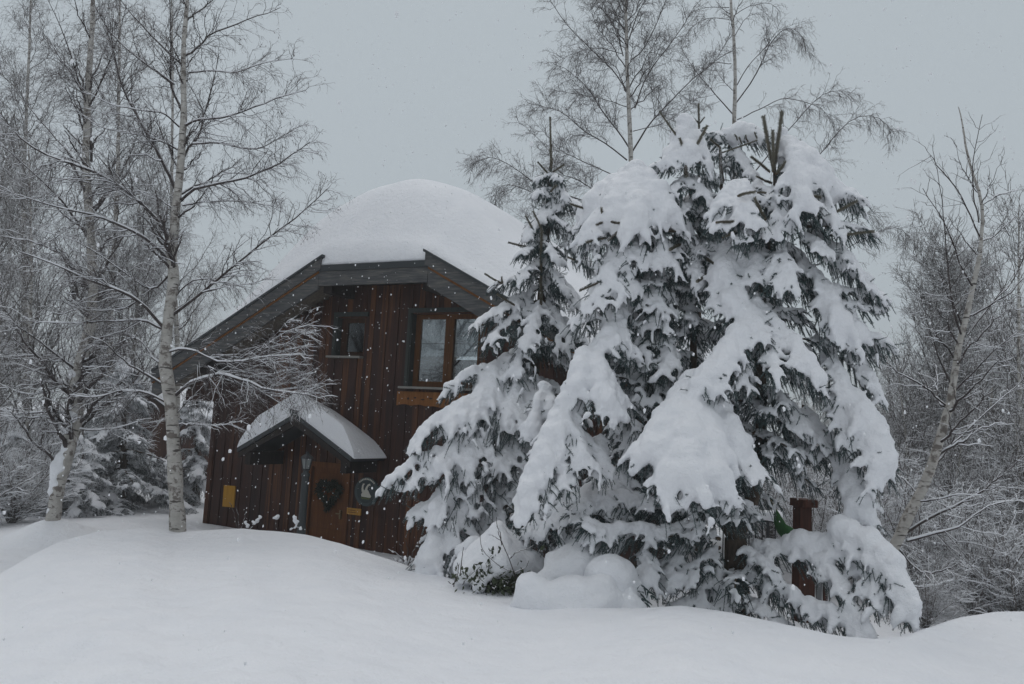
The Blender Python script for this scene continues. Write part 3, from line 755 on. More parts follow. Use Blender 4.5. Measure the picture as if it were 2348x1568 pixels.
def build_birches():
    # the tall birch in front of the chalet's left corner
    YA = 12.8
    tA = [at(u, v, YA) for u, v in [(408, 1240), (404, 1130), (398, 1030), (394, 960), (387, 890), (378, 820), (388, 720), (398, 640), (395, 579), (401, 506), (411, 407), (416, 343), (421, 257), (420, 171), (422, 86), (429, 0), (434, -120), (436, -300)]]
    rA = [.124, .110, .105, .098, .099, .096, .084, .080, .075, .069, .062, .056, .049, .043, .037, .030, .022, .010]
    A = [(V1([(935, 1325), (840, 1180), (700, 1040), (540, 940), (400, 880), (230, 820), (100, 730), (0, 600)]), .046, -1.0),
         (V1([(970, 1075), (900, 930), (800, 740), (700, 560), (640, 420), (600, 250), (590, 120)]), .046, .6),
         (V1([(900, 1390), (800, 1290), (650, 1210), (500, 1150), (280, 1100), (0, 1010)]), .04, -.6),
         (V1([(970, 1070), (1050, 1010), (1200, 980), (1350, 940), (1480, 880), (1560, 830), (1660, 760)]), .034, -.5),
         (V1([(975, 880), (1000, 800), (1060, 730), (1100, 580), (1150, 400), (1170, 300)]), .032, .6),
         (V1([(1030, 770), (1150, 765), (1300, 790), (1400, 790), (1500, 730), (1650, 660)]), .022, .3),
         (V1([(985, 675), (1050, 645), (1200, 625), (1350, 580), (1500, 520), (1640, 480)]), .028, -.7),
         (V1([(985, 300), (1040, 270), (1120, 190), (1250, 135), (1400, 80), (1500, 40)]), .028, .4),
         (V1([(1010, 390), (1100, 380), (1250, 385), (1400, 340), (1560, 310)]), .02, -.5),
         (V1([(1000, 110), (1060, 60), (1140, 0), (1240, -90)]), .024, .2),
         (V1([(990, 360), (900, 280), (790, 170), (700, 70), (620, -30)]), .028, -.4),
         (V1([(930, 450), (820, 370), (700, 280), (600, 180), (520, 60), (470, -50)]), .026, .5),
         (V1([(975, 600), (920, 480), (910, 380), (915, 200), (910, 0), (900, -120)]), .03, .3),
         (V1([(960, 680), (880, 610), (760, 590), (600, 560), (480, 500)]), .02, -.8),
         (V1([(950, 800), (850, 750), (700, 710), (540, 680), (420, 600)]), .024, .7),
         (V1([(975, 1100), (1100, 1080), (1300, 1080), (1500, 1110)]), .018, .5),
         (V1([(930, 1120), (830, 1050), (720, 1020), (600, 1030)]), .018, 1.0),
         (V1([(985, 20), (930, -60), (850, -150)]), .022, .3), (V1([(1000, -60), (1080, -130), (1200, -180)]), .02, -.3),
         ([(388, 728), (463, 672), (536, 609), (622, 540), (686, 493), (750, 433)], .036, -.5),
         ([(385, 700), (430, 650), (480, 640), (540, 655), (610, 640)], .018, .6),
         ([(392, 625), (351, 664), (300, 634), (214, 574), (150, 544), (60, 520)], .024, .8),
         ([(376, 752), (324, 695), (272, 667), (198, 639), (137, 611), (40, 575)], .040, -1.2),
         ([(374, 755), (327, 735), (280, 737), (224, 737), (150, 742), (60, 735)], .028, -.5),
         ([(404, 905), (435, 878), (482, 863), (514, 859), (561, 873), (608, 892), (678, 901), (735, 912)], .036, -1.4),
         ([(514, 859), (565, 828), (600, 800), (650, 765), (715, 742)], .018, -.6),
         ([(514, 859), (560, 850), (620, 830), (690, 835)], .014, .2), ([(608, 892), (650, 880), (690, 860), (725, 855)], .012, -.8), ([(561, 873), (610, 905), (660, 935), (705, 940)], .012, -.7), ([(565, 828), (620, 815), (670, 800), (720, 790)], .012, -.5), ([(600, 800), (630, 770), (660, 740), (680, 725)], .010, -.5), ([(640, 895), (680, 890), (715, 885), (735, 880)], .010, -1.2), ([(540, 860), (600, 865), (655, 850), (700, 855)], .012, -.2), ([(600, 800), (650, 790), (690, 770), (720, 760)], .010, -.3), ([(650, 765), (680, 755), (705, 725), (712, 705)], .009, -.4),
         ([(385, 808), (430, 800), (514, 831), (608, 817), (700, 812)], .024, -.9),
         ([(378, 885), (337, 859), (290, 831), (243, 789), (205, 772)], .030, -.6),
         ([(385, 925), (337, 901), (280, 896), (224, 910), (160, 905)], .026, -.2),
         ([(396, 960), (425, 925), (445, 905), (470, 880)], .018, .5),
         ([(398, 972), (440, 972), (500, 975), (560, 965)], .014, .4),
         ([(378, 840), (350, 820), (330, 790), (300, 775), (240, 800)], .024, .9)]
    birch('birch_tree', 'tall white-barked birch standing on the snow crest before the chalet', 'birches', tA, rA, mk(YA, A), YA, 21, proc=22, proc_len=1.5, t_range=(.42, .97),
          dens2=13, dens3=15, dens4=6, droop=.26, snow=1.15, catkins=.14, rtw=.0029)
    # the leaning, snow-plastered birch at the left
    YB = 14.2
    tB = [at(u, v, YB) for u, v in [(112, 1225), (124, 1180), (131, 1125), (141, 1078), (159, 1022), (173, 962), (172, 891), (184, 835), (206, 751), (213, 658), (208, 536), (197, 386), (201, 214), (210, 86), (213, 0), (216, -150)]]
    rB = [.125, .115, .11, .118, .12, .115, .11, .10, .095, .085, .075, .065, .055, .045, .035, .012]
    B = [([(138, 1080), (112, 1041), (80, 1018), (51, 976), (23, 943)], .042, -.5), ([(155, 980), (122, 957), (60, 957), (0, 952)], .028, -.4), ([(160, 948), (94, 945), (37, 948), (-20, 930)], .024, .3),
         ([(177, 910), (140, 887), (70, 905), (0, 880)], .026, -.5), ([(178, 850), (150, 830), (98, 789), (47, 751), (0, 700)], .034, -.8), ([(178, 880), (210, 870), (260, 850), (310, 860)], .024, .4),
         ([(170, 985), (220, 985), (270, 980), (320, 965)], .022, -.3), ([(209, 370), (206, 279), (180, 184), (154, 99), (110, 0)], .036, .4), ([(205, 550), (150, 470), (80, 400), (0, 330)], .034, -.7),
         ([(212, 660), (160, 600), (90, 560), (0, 540)], .034, -.4), ([(205, 500), (260, 430), (300, 350), (330, 270)], .03, .6), ([(198, 400), (140, 330), (70, 250), (30, 190)], .028, .3), ([(212, 700), (270, 640), (330, 600)], .026, .8),
         ([(202, 250), (240, 170), (270, 90), (290, 10)], .026, -.3), ([(200, 220), (150, 150), (110, 90), (60, 20)], .024, .5)]
    r, tr, _ = birch('birch_tree', 'leaning snow-plastered birch with a bent foot, leftmost of the white trunks', 'birches', tB, rB, mk(YB, B), YB, 33, proc=44, proc_len=1.7, t_range=(.25, .97), dens2=12, dens3=14, dens4=5.5, droop=.32, snow=1.3, catkins=.14, rtw=.0031)
    # snow plastered on the upper-left side of its trunk
    pm = MB(); g = np.random.default_rng(9)
    for k in range(0, 26):
        t = k / 25 * .46; i = int(t * 39); p = tr[i] + np.array([-.035, -.05, .03]) + g.normal(0, .012, 3); s = .085 + .03 * math.sin(k * 1.1) + g.uniform(-.015, .015)
        if k in (9, 10, 11, 12): s += .05
        if k in (6, 7, 16): s -= .04
        balls([p - tr[0]], [max(.05, s)], pm, (1, .8, 1.1))
    melt(pm, 'trunk_snow', M_SNOW, r, .025, 4)
    VC = lambda pts: [(1039 + .4425 * x, .4425 * y) for x, y in pts]
    YC = 24.0
    tC = [at(u, v, YC) for u, v in [(1462, 1240), (1458, 900), (1452, 600), (1447, 394), (1442, 265), (1437, 133), (1435, 44), (1434, 0), (1432, -180)]]
    C = [(VC([(930, 790), (860, 690), (760, 560), (700, 460), (600, 370), (520, 330)]), .036, .5), (VC([(900, 830), (800, 750), (680, 680), (560, 580), (450, 550), (380, 530)]), .034, -.5), (VC([(930, 780), (1020, 640), (1130, 520), (1250, 400), (1350, 320), (1440, 170)]), .036, .4),
         (VC([(905, 480), (830, 370), (720, 260), (600, 140), (520, 30), (480, -40)]), .032, -.6), (VC([(920, 310), (980, 260), (1050, 130), (1100, 0), (1130, -80)]), .03, .3), (VC([(880, 290), (840, 150), (780, 60), (740, 0), (700, -60)]), .026, .5), (VC([(910, 200), (960, 60), (1000, 0), (1030, -80)]), .024, -.3),
         (VC([(925, 940), (740, 870), (620, 810), (560, 780), (430, 640)]), .026, -.4), (VC([(925, 1080), (760, 1000), (640, 930), (550, 890), (480, 760), (330, 620)]), .03, .5), (VC([(940, 560), (1000, 400), (1100, 260), (1200, 120), (1250, 30)]), .028, -.6),
         (VC([(932, 1150), (700, 1050), (450, 960), (300, 860), (170, 815), (60, 890)]), .032, -.5), (VC([(932, 1200), (650, 1120), (420, 1000), (260, 960), (190, 1080)]), .028, .4), (VC([(890, 120), (930, 60), (940, -60)]), .022, .4),
         (VC([(932, 1260), (600, 1200), (400, 1150), (280, 1250)]), .026, -.3), (VC([(930, 680), (1080, 640), (1200, 560), (1280, 500)]), .02, .7), (VC([(915, 560), (800, 520), (650, 490), (480, 460)]), .02, .8), (VC([(880, 280), (760, 250), (640, 270), (520, 330)]), .018, -.4)]
    birch('birch_tree', 'bare birch with a straight white stem rising behind the domed spruce', 'birches', tC, [.10, .09, .08, .068, .06, .05, .045, .04, .012], mk(YC, C), YC, 45, proc=30, proc_len=2.6, t_range=(.5, .97), dens2=11, dens3=13, dens4=6, droop=.20, snow=.4, catkins=.05, rtw=.0044, l2max=1.35, k=1.1)
    YD = 25.0
    tD = [at(u, v, YD) for u, v in [(1695, 1240), (1690, 800), (1685, 400), (1683, 283), (1685, 177), (1681, 66), (1675, 0), (1670, -160)]]
    D = [(VC([(1455, 600), (1350, 480), (1250, 360), (1180, 250)]), .03, .3), (VC([(1460, 540), (1560, 400), (1640, 230), (1720, 150), (1800, 180), (1830, 300)]), .03, -.4), (VC([(1470, 440), (1530, 340), (1620, 240), (1680, 160), (1760, 130)]), .022, .4),
         (VC([(1470, 620), (1600, 560), (1720, 510), (1900, 560), (1980, 660)]), .026, -.5), (VC([(1463, 1010), (1560, 890), (1700, 720), (1800, 600), (1900, 500), (2000, 470), (2070, 530)]), .032, .5), (VC([(1465, 1330), (1600, 1120), (1880, 820), (1980, 700), (2080, 610), (2200, 610), (2280, 690)]), .034, -.3),
         (VC([(1450, 260), (1380, 300), (1300, 360), (1240, 440)]), .02, .4), (VC([(1430, 100), (1330, 95), (1250, 130), (1180, 220)]), .018, -.3), (VC([(1430, 40), (1310, 40), (1240, 60)]), .018, .3), (VC([(1440, 90), (1540, 30), (1640, 20), (1690, 60)]), .018, .3), (VC([(1450, 200), (1520, 90), (1620, 60)]), .018, -.3),
         (VC([(1470, 1640), (1600, 1520), (2020, 1300), (2150, 1220), (2300, 1180), (2380, 1250)]), .032, .3), (VC([(1468, 1560), (1600, 1430), (1950, 1250), (2080, 1130), (2200, 1100)]), .026, -.4), (VC([(1440, 330), (1330, 330), (1210, 400)]), .018, .5), (VC([(1460, 480), (1400, 420), (1340, 330)]), .018, .5)]
    birch('birch_tree', 'slender birch with weeping twig tips behind the tallest spruce shoots', 'birches', tD, [.10, .085, .068, .06, .052, .042, .036, .012], mk(YD, D), YD, 57, proc=6, proc_len=1.6, t_range=(.7, .97), dens2=8.5, dens3=11, dens4=5, droop=.42, snow=.5, catkins=.1, rtw=.0044, l2max=1.25, k=1.1)
    # the bent pale tree at the right
    V7 = lambda pts: [(1528 + .39 * x, 917 + .39 * y) for x, y in pts]
    V8 = lambda pts: [(1895 + .4677 * x, 183 + .4677 * y) for x, y in pts]
    YE = 11.2
    tE = [at(u, v, YE) for u, v in [(2020, 1330), (2047, 1260), (2090, 1167), (2121, 1104), (2148, 1026), (2168, 956), (2180, 913), (2199, 791), (2227, 674), (2246, 580), (2250, 473), (2222, 370), (2204, 277), (2197, 244)]]
    E = [(V7([(1400, 780), (1530, 700), (1700, 620), (1850, 530), (2000, 420), (2140, 290)]), .034, -.5), (V7([(1410, 830), (1550, 790), (1720, 740), (1840, 650), (1960, 600), (2120, 590)]), .028, .3), (V7([(1530, 460), (1600, 350), (1700, 240), (1820, 130), (1960, 0), (2100, -120)]), .032, .4),
         (V8([(670, 1280), (630, 1150), (600, 1000), (590, 850), (570, 640), (540, 430)]), .022, -.4), (V8([(610, 1490), (540, 1340), (490, 1180), (460, 1060)]), .02, .4), (V8([(690, 1250), (790, 1120), (900, 1000), (960, 880), (980, 800)]), .022, .3), (V8([(730, 1030), (660, 920), (620, 800), (560, 680), (470, 530)]), .018, -.3),
         (V8([(750, 770), (650, 560), (530, 400), (510, 370)]), .016, .3), (V8([(755, 620), (830, 570), (900, 550), (940, 535)]), .012, .2), (V8([(745, 700), (720, 560), (715, 400), (760, 170)]), .016, -.2), (V8([(620, 1530), (700, 1450), (840, 1310), (960, 1220)]), .02, -.4), (V8([(590, 1600), (470, 1500), (330, 1420), (250, 1330)]), .022, .5),
         (V8([(740, 800), (830, 760), (900, 690), (950, 640)]), .014, .3), (V7([(1460, 600), (1560, 590), (1700, 560), (1850, 560)]), .018, -.6), (V7([(1350, 860), (1480, 1000), (1600, 1010), (1740, 950)]), .022, -.8), (V7([(1330, 900), (1420, 1080), (1560, 1090), (1700, 1050)]), .02, .6), (V7([(1480, 560), (1400, 470), (1330, 430)]), .016, .6)]
    birch('birch_tree', 'bent pale tree leaning right of the big spruce, snow along its arms', 'birches', tE, [.085, .078, .07, .066, .06, .055, .05, .042, .034, .028, .022, .016, .010, .006], mk(YE, E), YE, 69, proc=14, proc_len=1.3, t_range=(.2, .9), dens2=7.5, dens3=7, dens4=2.5, droop=.05, snow=1.1, catkins=.05, rtw=.0032, l2max=.9, twig_mat=M_TWIGSNOW)
build_birches()
# ------------------------------------------------------------------ snow-laden spruces
class Spruce:
    def __init__(s, base, seed):
        s.base = np.array(base, float); s.g = np.random.default_rng(seed)
        s.tw = {4: [], 6: []}; s.shoots = []; s.sc = []; s.sr = []; s.wood = []; s.pw = []
    def snow(s, C, r): s.sc.append(np.asarray(C, float).reshape(-1, 3)); s.sr.append(np.asarray(r, float).ravel())
    def stem(s, pts, r0, r1, n=24): s.wood.append((smoothpath(pts, n, .006), np.linspace(r0, r1, n)))
    def twigs(s, P): s.tw.setdefault(P.shape[1], []).append(P)
    def bough(s, root, tip, width, snow=.12, arch=.16, nlat=9, fringe=1.0, under=1.0, face=None, spread=1.0):
        snow *= .69 if snow < .125 else .80
        g = s.g; root = np.asarray(root, float); tip = np.asarray(tip, float)
        d = tip - root; Ln = np.linalg.norm(d); d = d / Ln
        outw = np.array([d[0], d[1], 0]); h = np.linalg.norm(outw)
        if h < .35: outw = outw + np.array([0, -1, 0]) * (.5 - h)
        outw = outw / np.linalg.norm(outw)
        side = np.cross(outw, [0, 0, 1]); side = side - side.dot(d) * d; side /= np.linalg.norm(side)
        nrm = np.cross(side, d); nrm = nrm if nrm[2] > 0 else -nrm
        q = np.linspace(0, 1, 14)[:, None]
        ctl = (root + tip) / 2 + nrm * arch * Ln + g.normal(0, .03, 3) * Ln
        ax = (1 - q) ** 2 * root + 2 * q * (1 - q) * ctl + q ** 2 * tip
        s.wood.append((ax, np.linspace(.012 + .012 * Ln, .005, 14)))
        s.twigs(ax[[5, 7, 10, 13]][None])
        m = max(nlat, int(Ln / .10)) if snow > .085 else max(6, int(Ln / .125))
        # snow ridge along the axis
        qs = np.linspace(.0, .97, int(Ln / .055) + 4)
        A = np.stack([np.interp(qs, q[:, 0], ax[:, k]) for k in range(3)], 1)
        lump = 1 + .16 * np.sin(qs * g.uniform(9, 16) + g.uniform(0, 6)) + g.normal(0, .05, len(qs))
        prof = np.interp(qs, [0, .12, .5, .85, 1], [.34, .66, 1.0, .7, .3])
        if snow > 0: s.snow(A + nrm * (snow * prof * .6)[:, None], snow * prof * lump)
        lp = []; 
        for i in range(m):
            sq = .10 + .88 * (i + g.uniform(-.25, .25)) / (m - 1); sq = min(max(sq, .05), .99)
            p = np.array([np.interp(sq, q[:, 0], ax[:, k]) for k in range(3)])
            lw = np.interp(sq, [0, .15, .45, .75, .9, 1], [.14, .36, .76, 1.0, .85, .45])
            for sg in (-1, 1):
                ln = width * .5 * lw * g.uniform(.6, 1.28)
                ph = math.radians(np.interp(sq, [0, 1], [64, 30]) * spread + g.normal(0, 6))
                dd = d * math.cos(ph) + side * sg * math.sin(ph) + nrm * g.normal(.02, .06)
                lq = np.linspace(0, 1, 6)[:, None]
                dr = g.uniform(.22, .45)
                LP = p + dd * ln * 1.12 * lq + np.array([0, 0, -1]) * ln * dr * lq ** 2 + nrm * .05 * ln * np.sin(lq * 3.1)
                lp.append(LP)
                if snow > 0:
                    u = np.linspace(.0, g.uniform(.62, .95), int(ln / .045) + 3)
                    B = np.stack([np.interp(u, lq[:, 0], LP[:, k]) for k in range(3)], 1)
                    rr = snow * np.interp(u, [0, .45, .8, 1], [.90, .58, .28, .13]) * g.uniform(.8, 1.15) * (1 + .12 * np.sin(u * 14 + g.uniform(0, 6)))
                    rr = np.maximum(rr, .021)
                    s.snow(B + nrm * (rr * .55)[:, None] + np.array([0, 0, .12]) * rr[:, None], rr)
        lp = np.array(lp); s.twigs(lp[:, [0, 2, 3, 4, 5]] if False else lp)
        # side sprigs along the laterals: the fringe of snowy fingers
        K = int(len(lp) * 6.0 * fringe)
        idx = g.integers(0, len(lp), K); t = g.uniform(.25, 1., K); f = t * 4.999; i = f.astype(int); fr = (f - i)[:, None]
        b = lp[idx, i] * (1 - fr) + lp[idx, i + 1] * fr; tn = norm(lp[idx, i + 1] - lp[idx, i])
        sv = norm(np.cross(tn, nrm[None])) * np.where(g.uniform(0, 1, K) < .5, -1, 1)[:, None]
        dd = norm(tn * .8 + sv * .62 + g.normal(0, .12, (K, 3)))
        ln = g.uniform(.07, .19, K)[:, None, None] * (1 if width > .5 else .8)
        qq = np.linspace(0, 1, 4)[None, :, None]
        SP = b[:, None] + dd[:, None] * ln * qq + np.array([0, 0, -1.]) * ln * .45 * qq ** 2
        s.twigs(SP)
        if snow > 0:
            pick = SP[g.uniform(0, 1, K) < .5]
            for w_, r_ in ((.15, .036), (.42, .033), (.68, .027), (.9, .019)):
                f = w_ * 2.999; i = int(f); c = pick[:, i] * (1 - f + i) + pick[:, i + 1] * (f - i)
                rr = r_ * g.uniform(.8, 1.3, len(c)) * min(1.25, .7 + snow * 3); s.snow(c + nrm * (rr * .5)[:, None], rr)
        # dark sprigs hanging under the bough
        K = int(Ln * 60 * under * (.6 + width))
        if K:
            t = g.uniform(.05, .95, K); b = np.stack([np.interp(t, q[:, 0], ax[:, k]) for k in range(3)], 1)
            lw = np.interp(t, [0, .15, .45, .75, .9, 1], [.14, .36, .76, 1.0, .85, .45]) * width * .5
            b = b + side * (g.uniform(-.85, .85, K) * lw)[:, None] + d * (lw * .4)[:, None] - nrm * .04 + np.array([0, 0, -.10]) * lw[:, None]
            dd = norm(d * .55 + np.array([0, 0, -.75]) + side * g.normal(0, .4, K)[:, None] - nrm * .25)
            ln = g.uniform(.10, .26, K)[:, None, None]
            UP = b[:, None] + dd[:, None] * ln * qq; s.twigs(UP)
            if snow > 0:
                pk = UP[g.uniform(0, 1, K) < .15]
                for w_, r_ in ((.25, .030), (.55, .028), (.85, .019)):
                    f = w_ * 2.999; i = int(f); c = pk[:, i] * (1 - f + i) + pk[:, i + 1] * (f - i)
                    s.snow(c + nrm * .014, r_ * g.uniform(.75, 1.25, len(c)))
        # needle tips that poke up through the load
        K = int(len(lp) * .28)
        if K and snow > 0:
            idx = g.integers(0, len(lp), K); t = g.uniform(.3, .95, K); f = t * 4.999; i = f.astype(int); fr = (f - i)[:, None]
            b = lp[idx, i] * (1 - fr) + lp[idx, i + 1] * fr; tn = norm(lp[idx, i + 1] - lp[idx, i])
            dd = norm(tn * .8 + nrm * g.uniform(.35, .9, K)[:, None] + g.normal(0, .25, (K, 3)))
            s.twigs(b[:, None] + dd[:, None] * g.uniform(.09, .17, K)[:, None, None] * qq)
    def filler(s, stem, radius, n, snow=.05, zlo=.0, zhi=1., az=(0, 360), width=.5, tilt=(-.55, .05)):
        """boughs all round a stem; radius(t) is the crown's reach at t (0 foot .. 1 top)"""
        g = s.g; P = smoothpath(stem, 60)
        for k in range(n):
            t = zlo + (zhi - zlo) * (k + g.uniform(0, 1)) / n; p = P[int(t * 59)]
            a = math.radians(g.uniform(*az)); r = radius(t) * g.uniform(.7, 1.1)
            tip = p + np.array([math.cos(a) * r, math.sin(a) * r, r * g.uniform(*tilt)])
            s.bough(p, tip, max(.22, width * r), snow * g.uniform(.7, 1.3), g.uniform(.05, .18), 6, .6, .8)
    def shoot(s, a, b, r=.022): s.shoots.append((np.array([a, (np.array(a) + np.array(b)) / 2 + s.g.normal(0, .006, 3), b], float), r))
    def clump(s, pts, r):
        s.snow(np.array(pts), np.full(len(pts), r) if np.isscalar(r) else r)
    def build(s, name, label, group=None, voxel=.023, smooth=4, needle=None, dens=330, nl=.022, nw=.0042, snow_name='snow_load'):
        g = s.g; o = s.base
        root = empty(name, tuple(o)); tag(root, label, 'tree', group)
        big = MB(); sm = MB()
        for P, r in s.wood:
            (big if r[0] > .034 else sm).add(*tubes(P[None] - o, r[None], 10 if r[0] > .034 else 5))
        if big.v: big.build('trunk', M_STEM, root, True, recalc=False)
        nm = MB(); br = sm
        for n, blocks in s.tw.items():
            if not blocks: continue
            P = np.concatenate(blocks)
            nm.add(*tubes(P - o, np.tile(np.linspace(.006, .003, n), (len(P), 1)), 3))
            ln = lens_of(P); cnt = np.maximum((ln * dens).astype(int), 3)
            idx = np.repeat(np.arange(len(P)), cnt); K = len(idx)
            t = g.uniform(.0, 1., K) * (n - 1.001); i = t.astype(int); f = (t - i)[:, None]
            b = P[idx, i] * (1 - f) + P[idx, i + 1] * f; tn = norm(P[idx, i + 1] - P[idx, i])
            rv = norm(g.normal(0, 1, (K, 3))); per = norm(rv - (rv * tn).sum(1, keepdims=True) * tn)
            d = norm(per * .82 + tn * .62); wv = norm(np.cross(d, rv)) * nw * .5
            L_ = nl * g.uniform(.7, 1.2, K)[:, None]
            V = np.stack([b - wv, b + wv, b + d * L_ + wv * .3, b + d * L_ - wv * .3], 1) - o
            nm.add(V.reshape(-1, 3), np.arange(K * 4).reshape(-1, 4))
        if br.v: br.build('branches', M_SHOOT, root, recalc=False)
        if nm.v: nm.build('needles', needle or M_NEEDLE, root, recalc=False)
        for P, r in s.shoots:
            cm = MB(); nb = MB(); P = P[None]
            cm.add(*tubes(P - o, r * np.array([[.5, .45, .36]]), 6))
            K = int(lens_of(P)[0] * 3600) + 30
            t = g.uniform(0, 1, K) * 1.999; i = t.astype(int); f = (t - i)[:, None]
            b = P[0, i] * (1 - f) + P[0, i + 1] * f; tn = norm(P[0, i + 1] - P[0, i])
            rv = norm(g.normal(0, 1, (K, 3))); per = norm(rv - (rv * tn).sum(1, keepdims=True) * tn)
            d = norm(per * .8 + tn * .6); wv = norm(np.cross(d, rv)) * .003; L_ = r * 1.2 * g.uniform(.7, 1.15, K)[:, None]
            V = np.stack([b - wv, b + wv, b + d * L_ + wv * .4, b + d * L_ - wv * .4], 1) - o
            nb.add(V.reshape(-1, 3), np.arange(K * 4).reshape(-1, 4))
            sh = cm.build('shoot', M_SHOOT, root, recalc=False); nb.build('shoot_needles', M_SHOOTN, sh, recalc=False)
        if s.sc:
            C = np.concatenate(s.sc) - o; r = np.concatenate(s.sr)
            mb = MB(); balls(C, r, mb); melt(mb, snow_name, M_SNOW, root, voxel, smooth)
        return root
    # measured boughs: (root u, v, tip u, v, width in grid units, depth of root, depth of tip, snow, arch)
    def boughs(s, table):
        for ru, rv, tu, tv, wd, yr, yt, sn, arch in table:
            a = at(ru, rv, yr); b = at(tu, tv, yt); w_ = wd / F * (yr + yt) / 2
            s.bough(a, b, w_, sn, arch, nlat=max(7, int(w_ / .11)))
    def shoots_px(s, lst):
        for u0, v0, u1, v1, Y, r in lst: s.shoot(at(u0, v0, Y), at(u1, v1, Y - .03), r * 1.05)
    def clumps_px(s, lst):
        for u, v, Y, r in lst:
            p = at(u, v, Y); R_ = r / F * Y
            s.clump(p + s.g.normal(0, .18 * R_, (5, 3)), R_ * s.g.uniform(.8, 1.0, 5))

